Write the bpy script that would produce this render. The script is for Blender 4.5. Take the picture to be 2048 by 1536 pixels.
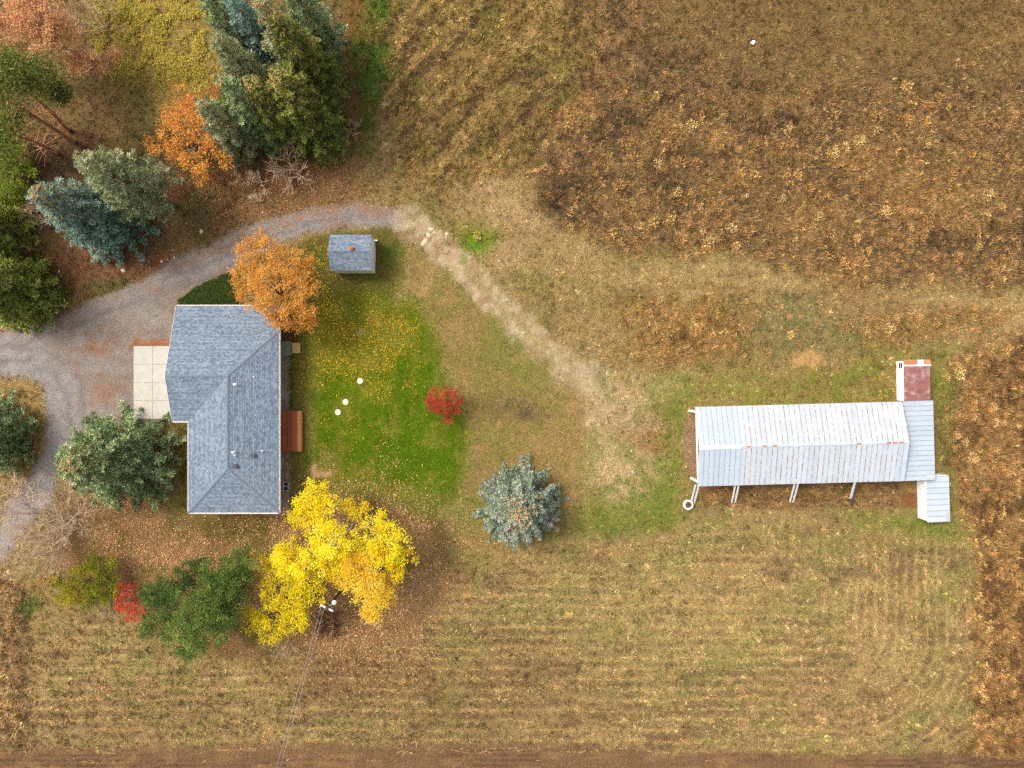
import bpy, math, random
import numpy as np

for _o in list(bpy.data.objects):
    bpy.data.objects.remove(_o, do_unlink=True)
SC = bpy.context.scene
COL = SC.collection
random.seed(11)
RNG = np.random.default_rng(11)

# ------------------------------------------------------------------ camera, sky, sun, exposure
CAM_H = 71.0            # drone height in metres, looking straight down
PPM = 20.48             # photograph pixels per metre on the ground
cam_d = bpy.data.cameras.new('camera')
cam_d.sensor_width = 36.0
cam_d.lens = 36.0 * CAM_H / 100.0
cam_d.clip_start = 0.5
cam_d.clip_end = 6000.0
cam = bpy.data.objects.new('camera', cam_d)
cam.location = (0, 0, CAM_H)
cam.rotation_euler = (0, 0, 0)
COL.objects.link(cam)
SC.camera = cam

SUN_EL = math.radians(54)
SUN_AZ = math.radians(-62)          # clockwise from +Y: the sun stands to the upper left of the picture
world = bpy.data.worlds.new('World')
SC.world = world
world.use_nodes = True
_nt = world.node_tree
_bg = _nt.nodes['Background']
_sky = _nt.nodes.new('ShaderNodeTexSky')
_sky.sky_type = 'NISHITA'
_sky.sun_disc = False
_sky.sun_elevation = SUN_EL
_sky.sun_rotation = SUN_AZ
_sky.air_density = 1.0
_sky.dust_density = 7.0
_sky.ozone_density = 0.2
_hs = _nt.nodes.new('ShaderNodeHueSaturation')      # thin high cloud: a paler, greyer sky
_hs.inputs['Saturation'].default_value = 0.45
_nt.links.new(_sky.outputs[0], _hs.inputs['Color'])
_nt.links.new(_hs.outputs[0], _bg.inputs[0])
_bg.inputs[1].default_value = 0.15

sun_d = bpy.data.lights.new('sun', 'SUN')
sun_d.energy = 1.2
sun_d.angle = math.radians(13)
sun_d.color = (1.0, 0.93, 0.82)
sun = bpy.data.objects.new('sun', sun_d)
COL.objects.link(sun)
# the lamp shines along its local -Z
sun.rotation_euler = (math.pi / 2 - SUN_EL, 0.0, math.pi - SUN_AZ)
sun.location = (-60, 35, 90)

SC.view_settings.view_transform = 'Standard'
SC.view_settings.look = 'None'
SC.view_settings.exposure = 0.52
SC.view_settings.gamma = 1.0
SC.view_settings.use_curve_mapping = False
SC.cycles.use_denoising = False
SC.cycles.max_bounces = 6
SC.cycles.diffuse_bounces = 3
SC.cycles.transparent_max_bounces = 4

# ------------------------------------------------------------------ helpers
def W(px, py, z=0.0):
    """world point that lies at height z below photograph pixel (px, py)"""
    s = (CAM_H - z) / CAM_H / PPM
    return np.array([(px - 1024.0) * s, (768.0 - py) * s, z])

def lin(r, g, b, k=1.0):
    c = np.array([r, g, b], float) / 255.0
    c = np.where(c <= 0.04045, c / 12.92, ((c + 0.055) / 1.055) ** 2.4)
    return c * k

def obj(name, me, parent=None, loc=None):
    o = bpy.data.objects.new(name, me)
    COL.objects.link(o)
    if parent is not None:
        o.parent = parent
    if loc is not None:
        o.location = loc
    return o

def tag(o, label=None, cat=None, group=None, kind=None):
    if label: o['label'] = label
    if cat: o['category'] = cat
    if group: o['group'] = group
    if kind: o['kind'] = kind
    return o

def thing(name, label, cat, loc=(0, 0, 0), rz=0.0, group=None):
    o = bpy.data.objects.new(name, None)
    COL.objects.link(o)
    o.location = loc
    o.rotation_euler = (0, 0, rz)
    o.empty_display_size = 0.3
    return tag(o, label, cat, group)

def mesh_np(name, V, F, mats, col=None, uv=None, smooth=False, midx=None):
    """mesh from numpy arrays, all faces with the same corner count"""
    V = np.asarray(V, np.float32); F = np.asarray(F, np.int32)
    me = bpy.data.meshes.new(name)
    n, k = F.shape
    me.vertices.add(len(V)); me.vertices.foreach_set('co', V.ravel())
    me.loops.add(n * k); me.loops.foreach_set('vertex_index', F.ravel())
    me.polygons.add(n)
    me.polygons.foreach_set('loop_start', np.arange(0, n * k, k, dtype=np.int32))
    try:
        me.polygons.foreach_set('loop_total', np.full(n, k, np.int32))
    except Exception:
        pass
    if smooth:
        me.polygons.foreach_set('use_smooth', np.ones(n, bool))
    if col is not None:
        a = me.attributes.new('Col', 'FLOAT_COLOR', 'POINT')
        c4 = np.ones((len(V), 4), np.float32); c4[:, :3] = col
        a.data.foreach_set('color', c4.ravel())
    if uv is not None:
        u = me.uv_layers.new(name='UVMap')
        u.data.foreach_set('uv', np.asarray(uv, np.float32).ravel())
    for m in (mats if isinstance(mats, (list, tuple)) else [mats]):
        me.materials.append(m)
    if midx is not None:
        me.polygons.foreach_set('material_index', np.asarray(midx, np.int32))
    me.update(calc_edges=True)
    me.validate()
    return me

class MB:
    """collects boxes, prisms, tubes; build() makes ONE mesh object"""
    def __init__(s): s.v = []; s.f = []; s.mi = []; s.uv = {}
    def add(s, verts, faces, mi=0):
        n = len(s.v); s.v += [tuple(map(float, p)) for p in verts]
        for f in faces:
            s.f.append(tuple(n + i for i in f)); s.mi.append(mi)
        return s
    def box(s, c, d, rz=0.0, mi=0):
        x, y, z = d[0] / 2, d[1] / 2, d[2] / 2
        ca, sa = math.cos(rz), math.sin(rz)
        pts = []
        for k in (-z, z):
            for (i, j) in ((-x, -y), (x, -y), (x, y), (-x, y)):
                pts.append((c[0] + i * ca - j * sa, c[1] + i * sa + j * ca, c[2] + k))
        return s.add(pts, [(3, 2, 1, 0), (4, 5, 6, 7), (0, 1, 5, 4), (1, 2, 6, 5), (2, 3, 7, 6), (3, 0, 4, 7)], mi)
    def slab(s, top, th, mi=0):
        """convex polygon 'top' (list of 3d points, counter-clockwise from above) with thickness th downwards"""
        n = len(top)
        pts = list(top) + [(p[0], p[1], p[2] - th) for p in top]
        fs = [tuple(range(n)), tuple(range(2 * n - 1, n - 1, -1))]
        for i in range(n):
            j = (i + 1) % n
            fs.append((i, i + n, j + n, j))
        return s.add(pts, fs, mi)
    def bar(s, a, b, w, h, mi=0):
        """straight beam a->b of section w x h"""
        a = np.array(a, float); b = np.array(b, float)
        d = b - a; d /= np.linalg.norm(d)
        up = np.array([0, 0, 1.0]) if abs(d[2]) < 0.95 else np.array([1.0, 0, 0])
        sd = np.cross(d, up); sd /= np.linalg.norm(sd); u = np.cross(sd, d)
        pts = []
        for p in (a, b):
            for (i, j) in ((-1, -1), (1, -1), (1, 1), (-1, 1)):
                pts.append(p + sd * w / 2 * i + u * h / 2 * j)
        return s.add(pts, [(3, 2, 1, 0), (4, 5, 6, 7), (0, 1, 5, 4), (1, 2, 6, 5), (2, 3, 7, 6), (3, 0, 4, 7)], mi)
    def lathe(s, c, prof, n=16, mi=0, cap=True):
        pts = []
        for (r, z) in prof:
            for i in range(n):
                a = 2 * math.pi * i / n
                pts.append((c[0] + r * math.cos(a), c[1] + r * math.sin(a), c[2] + z))
        fs = []
        for k in range(len(prof) - 1):
            for i in range(n):
                j = (i + 1) % n
                fs.append((k * n + i, k * n + j, (k + 1) * n + j, (k + 1) * n + i))
        if cap:
            fs.append(tuple(range(n - 1, -1, -1)))
            fs.append(tuple((len(prof) - 1) * n + i for i in range(n)))
        return s.add(pts, fs, mi)
    def mesh(s, name, mats):
        me = bpy.data.meshes.new(name)
        me.from_pydata(s.v, [], s.f)
        for m in (mats if isinstance(mats, (list, tuple)) else [mats]):
            me.materials.append(m)
        me.polygons.foreach_set('material_index', s.mi)
        me.update()
        return me
    def build(s, name, mats, parent=None, loc=None):
        return obj(name, s.mesh(name, mats), parent, loc)

# ---- numpy noise
def _hash(ix, iy, seed):
    h = (ix.astype(np.int64) * 374761393 + iy.astype(np.int64) * 668265263 + seed * 1442695041) & 0xFFFFFFFF
    h = ((h ^ (h >> 13)) * 1274126177) & 0xFFFFFFFF
    h = (h ^ (h >> 16)) & 0xFFFFFF
    return h / float(0xFFFFFF)

def vnoise(x, y, seed=0):
    ix = np.floor(x); iy = np.floor(y)
    fx = x - ix; fy = y - iy
    fx = fx * fx * (3 - 2 * fx); fy = fy * fy * (3 - 2 * fy)
    a = _hash(ix, iy, seed); b = _hash(ix + 1, iy, seed)
    c = _hash(ix, iy + 1, seed); d = _hash(ix + 1, iy + 1, seed)
    return (a * (1 - fx) + b * fx) * (1 - fy) + (c * (1 - fx) + d * fx) * fy

def fbm(x, y, seed=0, o=4, g=0.55):
    t = 0; s = 0; a = 1.0
    for i in range(o):
        t = t + a * vnoise(x * 2 ** i + 17.3 * i, y * 2 ** i - 9.1 * i, seed + i * 7); s += a; a *= g
    return t / s

def sstep(a, b, x):
    t = np.clip((x - a) / (b - a), 0, 1)
    return t * t * (3 - 2 * t)

# ------------------------------------------------------------------ materials (all procedural)
def base_mat(name, rough=0.85, spec=0.15, metallic=0.0, color=None):
    m = bpy.data.materials.new(name); m.use_nodes = True
    b = m.node_tree.nodes['Principled BSDF']
    b.inputs['Roughness'].default_value = rough
    b.inputs['Specular IOR Level'].default_value = spec
    b.inputs['Metallic'].default_value = metallic
    if color is not None:
        b.inputs['Base Color'].default_value = (*color, 1)
    return m, m.node_tree, b

def N(nt, t, **kw):
    n = nt.nodes.new(t)
    for k, v in kw.items():
        if k.startswith('i_'):
            key = k[2:]
            key = int(key) if key.isdigit() else key.replace('_', ' ')
            n.inputs[key].default_value = v
        else:
            setattr(n, k, v)
    return n

def mixrgb(nt, kind, fac, a, b):
    n = nt.nodes.new('ShaderNodeMix'); n.data_type = 'RGBA'; n.blend_type = kind
    def put(sock, v):
        if isinstance(v, (tuple, list, np.ndarray)):
            sock.default_value = (*[float(q) for q in v[:3]], 1)
        elif isinstance(v, (int, float)):
            sock.default_value = v
        else:
            nt.links.new(v, sock)
    put(n.inputs[0], fac); put(n.inputs[6], a); put(n.inputs[7], b)
    return n.outputs[2]

def noise_range(nt, scale, lo, hi, detail=3.0, vec=None, rough=0.6, frm=0.3, to=0.7, dist=0.0):
    n = N(nt, 'ShaderNodeTexNoise'); n.inputs['Scale'].default_value = scale
    n.inputs['Detail'].default_value = detail; n.inputs['Roughness'].default_value = rough
    n.inputs['Distortion'].default_value = dist
    if vec is not None: nt.links.new(vec, n.inputs['Vector'])
    r = N(nt, 'ShaderNodeMapRange'); nt.links.new(n.outputs[0], r.inputs[0])
    r.inputs[1].default_value = frm; r.inputs[2].default_value = to
    r.inputs[3].default_value = lo; r.inputs[4].default_value = hi
    return r.outputs[0]

def position(nt):
    return nt.nodes.new('ShaderNodeNewGeometry').outputs['Position']

def objcoord(nt):
    return nt.nodes.new('ShaderNodeTexCoord').outputs['Object']

def add_bump(nt, b, h, strength, dist=0.05):
    n = N(nt, 'ShaderNodeBump'); n.inputs['Strength'].default_value = strength
    n.inputs['Distance'].default_value = dist
    nt.links.new(h, n.inputs['Height']); nt.links.new(n.outputs[0], b.inputs['Normal'])

def vmat(name, rough=0.9, spec=0.08, transl=0.0, nz=None, bump=None):
    """colour from the mesh's own per-piece colour, plus procedural grain"""
    m, nt, b = base_mat(name, rough, spec)
    at = N(nt, 'ShaderNodeAttribute', attribute_name='Col')
    c = at.outputs['Color']
    p = position(nt)
    if nz:
        for (sc, lo, hi) in nz:
            f = noise_range(nt, sc, lo, hi, vec=p)
            c = mixrgb(nt, 'MULTIPLY', 1.0, c, f)
    nt.links.new(c, b.inputs['Base Color'])
    if bump:
        add_bump(nt, b, noise_range(nt, bump[0], 0, 1, vec=p, detail=5), bump[1], bump[2])
    if transl > 0:
        t = N(nt, 'ShaderNodeBsdfTranslucent'); nt.links.new(c, t.inputs[0])
        mx = N(nt, 'ShaderNodeMixShader'); mx.inputs[0].default_value = transl
        nt.links.new(b.outputs[0], mx.inputs[1]); nt.links.new(t.outputs[0], mx.inputs[2])
        nt.links.new(mx.outputs[0], nt.nodes['Material Output'].inputs[0])
    return m

def solid(name, color, rough=0.8, spec=0.2, var=0.15, scale=6.0, metallic=0.0, bump=0.0, coord='obj'):
    m, nt, b = base_mat(name, rough, spec, metallic)
    v = objcoord(nt) if coord == 'obj' else position(nt)
    f = noise_range(nt, scale, 1 - var, 1 + var, vec=v, detail=5)
    nt.links.new(mixrgb(nt, 'MULTIPLY', 1.0, color, f), b.inputs['Base Color'])
    if bump:
        add_bump(nt, b, noise_range(nt, scale * 3, 0, 1, vec=v, detail=4), bump, 0.03)
    return m

M = {}
M['ground'] = vmat('ground_soil_and_grass', 0.95, 0.03, nz=[(13.0, 0.50, 1.50), (4.0, 0.78, 1.22)], bump=(9.0, 0.6, 0.12))
M['gravel'] = vmat('drive_gravel', 0.95, 0.05, nz=[(20.0, 0.80, 1.20), (4.0, 0.86, 1.14), (1.1, .9, 1.1)], bump=(26.0, 0.6, 0.05))
M['blade'] = vmat('grass_blades', 0.9, 0.05, transl=0.06)
M['leaf'] = vmat('tree_leaves', 0.8, 0.12, transl=0.28)
M['needle'] = vmat('conifer_needles', 0.75, 0.15, transl=0.08)
M['litter'] = vmat('fallen_leaf', 0.85, 0.1)
M['bark'] = solid('bark', lin(112, 92, 74), 0.95, 0.05, 0.35, 7.0, bump=0.6, coord='pos')
M['bark_pine'] = solid('pine_bark', lin(184, 132, 98), 0.95, 0.05, 0.4, 5.0, bump=0.6, coord='pos')
M['bark_pale'] = solid('pale_bark', lin(188, 168, 142), 0.9, 0.05, 0.25, 7.0, coord='pos')
M['twig'] = solid('bare_twig', lin(212, 184, 152), 0.9, 0.05, 0.3, 1.2, coord='pos')
M['twig_dark'] = solid('dark_twig', lin(88, 62, 56), 0.9, 0.05, 0.3, 2.0, coord='pos')
M['cone'] = solid('cones', lin(212, 172, 116), 0.8, 0.1, 0.25, 3.0, coord='pos')
M['white'] = solid('white_paint', (0.88, 0.88, 0.87), 0.55, 0.3, 0.06, 3.0)
M['trim'] = solid('white_trim', (0.76, 0.72, 0.68), 0.5, 0.3, 0.10, 4.0)
M['cream'] = solid('cream_siding', (0.70, 0.62, 0.42), 0.6, 0.25, 0.06, 3.0)
M['siding'] = solid('house_siding', (0.62, 0.58, 0.50), 0.6, 0.25, 0.05, 3.0)
M['glass'] = base_mat('window_glass', 0.08, 0.6, 0.0, (0.03, 0.04, 0.05))[0]
M['dark'] = solid('dark_metal', (0.05, 0.05, 0.055), 0.5, 0.3, 0.2)
M['grey'] = solid('grey_metal', (0.40, 0.41, 0.42), 0.45, 0.4, 0.12)
M['soil'] = solid('bare_soil', lin(120, 96, 70), 0.95, 0.03, 0.35, 8.0, bump=0.5)

def mat_shingle():
    m, nt, b = base_mat('asphalt_shingles', 0.92, 0.12)
    uv = N(nt, 'ShaderNodeUVMap').outputs[0]
    br = N(nt, 'ShaderNodeTexBrick'); nt.links.new(uv, br.inputs['Vector'])
    br.inputs['Color1'].default_value = (*lin(142, 155, 167), 1)
    br.inputs['Color2'].default_value = (*lin(98, 111, 128), 1)
    br.inputs['Mortar'].default_value = (*lin(78, 89, 104), 1)
    br.inputs['Scale'].default_value = 1.0
    br.inputs['Mortar Size'].default_value = 0.016
    br.inputs['Bias'].default_value = -0.1
    br.inputs['Brick Width'].default_value = 0.23
    br.inputs['Row Height'].default_value = 0.145
    c = mixrgb(nt, 'MULTIPLY', 1.0, br.outputs[0], noise_range(nt, 16.0, 0.76, 1.24, vec=uv, detail=4))
    wv = N(nt, 'ShaderNodeTexWave'); nt.links.new(uv, wv.inputs['Vector'])
    wv.bands_direction = 'Y'; wv.inputs['Scale'].default_value = 0.55
    wv.inputs['Distortion'].default_value = 6.0; wv.inputs['Detail'].default_value = 2.0
    wv.inputs['Detail Scale'].default_value = 0.35
    r = N(nt, 'ShaderNodeMapRange'); nt.links.new(wv.outputs['Fac'], r.inputs[0])
    r.inputs[3].default_value = 0.94; r.inputs[4].default_value = 1.06
    c = mixrgb(nt, 'MULTIPLY', 1.0, c, r.outputs[0])
    c = mixrgb(nt, 'MULTIPLY', 1.0, c, noise_range(nt, 0.5, 0.90, 1.10, vec=uv, detail=3))
    nt.links.new(c, b.inputs['Base Color'])
    add_bump(nt, b, br.outputs['Fac'], -0.5, 0.02)
    return m
M['shingle'] = mat_shingle()
M['ridge'] = solid('ridge_shingles', lin(112, 124, 138), 0.92, 0.12, 0.35, 9.0)

def mat_metal(name, col, rust, rust_col, streak=0.1, rough=0.42):
    m, nt, b = base_mat(name, rough, 0.2)
    p = position(nt)
    c = mixrgb(nt, 'MULTIPLY', 1.0, col, noise_range(nt, 0.9, 1 - streak, 1 + streak, vec=p, detail=5))
    oi = N(nt, 'ShaderNodeObjectInfo')
    rr = N(nt, 'ShaderNodeMapRange'); nt.links.new(oi.outputs['Random'], rr.inputs[0])
    rr.inputs[3].default_value = 0.955; rr.inputs[4].default_value = 1.045
    c = mixrgb(nt, 'MULTIPLY', 1.0, c, rr.outputs[0])
    if rust > 0:
        f = noise_range(nt, 1.7, 0, 1, vec=p, detail=6, frm=0.72 - 0.4 * rust, to=0.84 - 0.4 * rust)
        c = mixrgb(nt, 'MIX', f, c, rust_col)
    nt.links.new(c, b.inputs['Base Color'])
    return m
M['tin'] = mat_metal('galvanised_sheet', np.array((0.455, 0.50, 0.545)), 0.03, lin(190, 160, 140), 0.04)
M['tin_new'] = mat_metal('newer_white_sheet', np.array((0.44, 0.495, 0.55)), 0.0, lin(190, 160, 140), 0.03)
M['rust_rib'] = mat_metal('rusty_seam', lin(176, 170, 168), 0.70, lin(150, 104, 82), 0.2, 0.7)
M['new_rib'] = mat_metal('grey_seam', lin(140, 152, 170), 0.0, lin(150, 90, 60), 0.1)
M['rust'] = mat_metal('rust_sheet', lin(176, 120, 82), 0.4, lin(150, 88, 58), 0.25, 0.8)
M['red_tin'] = mat_metal('faded_red_sheet', lin(136, 92, 88), 0.5, lin(160, 130, 124), 0.25, 0.6)
M['concrete'] = solid('concrete', (0.46, 0.44, 0.385), 0.85, 0.15, 0.10, 1.3, bump=0.1)

def mat_wood(name, ca, cb):
    m, nt, b = base_mat(name, 0.7, 0.2)
    p = objcoord(nt)
    mp = N(nt, 'ShaderNodeMapping'); nt.links.new(p, mp.inputs[0]); mp.inputs['Scale'].default_value = (14, 0.8, 1)
    f = noise_range(nt, 1.0, 0, 1, vec=mp.outputs[0], detail=4)
    oi = N(nt, 'ShaderNodeObjectInfo')
    c = mixrgb(nt, 'MIX', f, ca, cb)
    rr = N(nt, 'ShaderNodeMapRange'); nt.links.new(oi.outputs['Random'], rr.inputs[0])
    rr.inputs[3].default_value = 0.72; rr.inputs[4].default_value = 1.25
    c = mixrgb(nt, 'MULTIPLY', 1.0, c, rr.outputs[0])
    nt.links.new(c, b.inputs['Base Color'])
    return m
M['deck'] = mat_wood('deck_boards', lin(150, 78, 52), lin(178, 104, 72))
M['deck_new'] = mat_wood('pale_deck_boards', lin(196, 132, 76), lin(214, 158, 100))
M['pole'] = mat_wood('weathered_pole', lin(120, 104, 88), lin(96, 82, 70))
# ------------------------------------------------------------------ the ground: what grows or lies where
GX0, GX1, GY0, GY1, GRES = -58.0, 58.0, -46.0, 46.0, 0.125
gnx = int((GX1 - GX0) / GRES) + 1; gny = int((GY1 - GY0) / GRES) + 1
gx = np.linspace(GX0, GX1, gnx); gy = np.linspace(GY0, GY1, gny)
XX, YY = np.meshgrid(gx, gy)
PX = 1024 + XX * PPM; PY = 768 - YY * PPM            # site plan units (1 m = 20.48)
w1 = fbm(PX / 60, PY / 60, 3, 3) - 0.5; w2 = fbm(PX / 60 + 50, PY / 60 + 9, 5, 3) - 0.5
w3 = fbm(PX / 14, PY / 14, 13, 3) - 0.5; w4 = fbm(PX / 14 + 50, PY / 14 + 9, 15, 3) - 0.5

def sd_poly(pts, X, Y):
    pts = np.array(pts, float); n = len(pts)
    d = np.full(X.shape, 1e18); inside = np.zeros(X.shape, bool)
    for i in range(n):
        a = pts[i]; b = pts[(i + 1) % n]
        ex, ey = b - a; wx = X - a[0]; wy = Y - a[1]
        t = np.clip((wx * ex + wy * ey) / (ex * ex + ey * ey + 1e-9), 0, 1)
        d = np.minimum(d, (wx - ex * t) ** 2 + (wy - ey * t) ** 2)
        if abs(ey) > 1e-9:
            c = ((a[1] > Y) != (b[1] > Y)) & (X < ex * (Y - a[1]) / ey + a[0])
            inside ^= c
    d = np.sqrt(d)
    return np.where(inside, d, -d)

def zone(pts, soft=12, warp=40, fine=14):
    s = sd_poly(pts, PX + w1 * warp + w3 * fine, PY + w2 * warp + w4 * fine)
    return sstep(-soft, soft, s)

def blob(cx, cy, rx, ry, soft=0.5, warp=0.6, rot=0.0):
    dx = PX - cx + w1 * warp * rx * 1.5 + w3 * 20; dy = PY - cy + w2 * warp * ry * 1.5 + w4 * 20
    c, s_ = math.cos(rot), math.sin(rot)
    u = (dx * c + dy * s_) / rx; v = (-dx * s_ + dy * c) / ry
    return 1 - sstep(1 - soft, 1 + soft, np.sqrt(u * u + v * v))

def line(pts, width, soft=8, warp=20, fine=14):
    X = PX + w1 * warp + w3 * fine; Y = PY + w2 * warp + w4 * fine
    d = np.full(X.shape, 1e18)
    for a, b in zip(pts[:-1], pts[1:]):
        a = np.array(a, float); b = np.array(b, float)
        ex, ey = b - a; wx = X - a[0]; wy = Y - a[1]
        t = np.clip((wx * ex + wy * ey) / (ex * ex + ey * ey), 0, 1)
        d = np.minimum(d, (wx - ex * t) ** 2 + (wy - ey * t) ** 2)
    return 1 - sstep(width - soft, width + soft, np.sqrt(d))

G = 0.92      # photograph value -> surface colour
C = np.zeros(PX.shape + (3,))
GL = np.zeros(PX.shape)          # grass length map (m)
GD = np.ones(PX.shape)           # grass density map
def paint(mask, rgb, s=1.0):
    global C
    m = (mask * s)[..., None]
    C = C * (1 - m) + lin(*rgb) * G * m
def setmap(A, mask, v, s=1.0):
    A *= (1 - mask * s); A += mask * s * v

f60 = fbm(PX / 60, PY / 60, 21, 4); f25 = fbm(PX / 25, PY / 25, 31, 4); f120 = fbm(PX / 130, PY / 130, 41, 3)
f10 = fbm(PX / 9, PY / 9, 51, 3)
C[:] = lin(150, 128, 82) * G
GL[:] = 0.22
paint(sstep(0.45, 0.65, f60), (126, 122, 62), 0.55)
paint(sstep(0.50, 0.68, f120), (164, 138, 92), 0.6)
paint(sstep(0.55, 0.7, f25), (120, 96, 62), 0.35)

# rough weedy field, upper right
FIELD = zone([(1030, -500), (1120, 60), (1120, 170), (1050, 300), (1040, 350), (1075, 420), (1130, 470), (1250, 500), (1450, 505), (1560, 520),
              (1700, 555), (2700, 640), (2700, -500)], 22, 50)
paint(FIELD, (124, 100, 68))
setmap(GL, FIELD, 0.42)
paint(FIELD * sstep(0.48, 0.64, f25), (146, 116, 76), 0.6)
paint(FIELD * sstep(0.50, 0.66, fbm(PX / 40, PY / 34, 61, 4)), (92, 75, 58), 0.6)
paint(FIELD * sstep(0.5, 0.64, f10), (158, 124, 80), 0.4)
TOP = zone([(1250, -500), (1300, 60), (1500, 150), (1800, 180), (2100, 120), (2700, 100), (2700, -500)], 60, 80)
paint(TOP, (128, 103, 66), 0.75)
paint(TOP * sstep(0.45, 0.6, f60), (140, 114, 70), 0.5)
setmap(GL, TOP, 0.25, 0.8)
for (cx, cy, rx, ry) in ((1330, 335, 40, 60), (1350, 380, 30, 24), (1240, 240, 60, 30), (1130, 400, 50, 40), (1560, 250, 70, 24), (1900, 470, 90, 40)):
    paint(blob(cx, cy, rx, ry), (78, 62, 48), 0.55)
for (cx, cy, rx, ry) in ((1330, 270, 36, 30), (1440, 290, 30, 22), (1120, 220, 70, 40), (1740, 330, 80, 50), (1620, 430, 80, 30), (1880, 400, 110, 60)):
    paint(blob(cx, cy, rx, ry), (176, 138, 86), 0.5)

# band of wind-combed grass running down to the left
dgx, dgy = -0.66, 0.75
U_ = PX * dgx + PY * dgy; V_ = -PX * dgy + PY * dgx
COMB = zone([(760, -500), (1010, -500), (1190, 60), (1120, 230), (1040, 360), (900, 400), (790, 330), (740, 200)], 35, 50)
paint(COMB, (141, 116, 68))
st = fbm(U_ / 130, V_ / 16, 71, 3)
paint(COMB * sstep(0.44, 0.68, st), (98, 80, 58), 0.6)
paint(COMB * sstep(0.52, 0.66, fbm(U_ / 90, V_ / 12, 73, 3)), (172, 142, 88), 0.6)
paint(COMB * sstep(0.55, 0.7, f60), (122, 116, 58), 0.4)
setmap(GL, COMB, 0.42)
EDGE = zone([(700, -300), (775, -300), (775, 150), (745, 260), (735, 330), (690, 330), (705, 200), (690, 60)], 18, 40)
paint(EDGE, (104, 98, 44), 0.85)
paint(EDGE * sstep(0.45, 0.6, f25), (78, 104, 40), 0.8)
paint(line([(690, -60), (700, 40), (672, 110), (690, 190), (700, 270)], 22, 14), (124, 84, 50), 0.75)

# pale mown strip below the weedy field and along the yard
STRIP = zone([(900, 375), (1045, 345), (1080, 430), (1140, 490), (1250, 520), (1460, 522), (1720, 575), (2700, 660), (2700, 780), (1950, 690), (1650, 620), (1300, 585), (1130, 560), (1000, 520), (920, 450)], 20, 40)
paint(STRIP, (166, 141, 94), 0.85)
paint(STRIP * sstep(0.47, 0.62, fbm(PX / 150, PY / 16, 81, 3)), (142, 112, 72), 0.6)
setmap(GL, STRIP, 0.2)
paint(blob(1010, 480, 120, 60), (150, 128, 82), 0.5)
for (cx, cy, rx, ry) in ((1000, 420, 40, 26), (1060, 440, 46, 26), (1010, 520, 50, 34), (960, 370, 60, 20)):
    paint(blob(cx, cy, rx, ry), (178, 150, 110), 0.5)
paint(blob(952, 474, 42, 30, 0.6), (112, 128, 40), 0.9)
paint(blob(945, 485, 16, 10, 0.6), (100, 142, 30), 0.8)
paint(blob(900, 450, 50, 20), (128, 122, 62), 0.5)

# golden weeds above the barn
for (cx, cy, rx, ry, s) in ((1390, 665, 125, 62, 0.9), (1290, 620, 60, 36, 0.6), (1780, 655, 90, 36, 0.7), (1930, 640, 70, 26, 0.6), (1700, 560, 60, 30, 0.4), (1770, 770, 34, 46, 0.6)):
    b_ = blob(cx, cy, rx, ry, 0.5)
    paint(b_, (140, 112, 66), s)
    paint(b_ * sstep(0.48, 0.6, f10), (172, 134, 80), s)
    paint(b_ * sstep(0.52, 0.64, f25), (104, 80, 46), s * 0.7)
    setmap(GL, b_, 0.4, s)
GREY = blob(1600, 650, 110, 60, 0.5)
paint(GREY, (132, 120, 80), 0.8)
paint(GREY * sstep(0.5, 0.62, f25), (116, 116, 66), 0.6)
paint(blob(1612, 718, 36, 15, 0.4), (190, 150, 100), 0.9); setmap(GD, blob(1612, 718, 36, 15, 0.4), 0.2)
BARNYARD = zone([(1250, 760), (1390, 740), (1560, 750), (1780, 720), (1900, 700), (1930, 800), (1400, 830), (1300, 800)], 30, 50)
paint(BARNYARD, (134, 122, 66), 0.7)
paint(BARNYARD * sstep(0.5, 0.62, f25), (120, 128, 50), 0.6)

# tall golden strip down the right side
RIGHT = zone([(1905, 720), (1960, 690), (2700, 660), (2700, 2100), (1935, 2100), (1930, 1450), (1945, 1150), (1925, 1000), (1890, 900)], 22, 60)
paint(RIGHT, (146, 114, 72))
paint(RIGHT * sstep(0.46, 0.6, f10), (176, 136, 84), 0.7)
paint(RIGHT * sstep(0.50, 0.62, fbm(PX / 36, PY / 44, 91, 4)), (96, 72, 48), 0.7)
setmap(GL, RIGHT, 0.45)
paint(line([(1905, 780), (1895, 900), (1905, 1010)], 14, 12), (126, 118, 62), 0.7)

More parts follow.
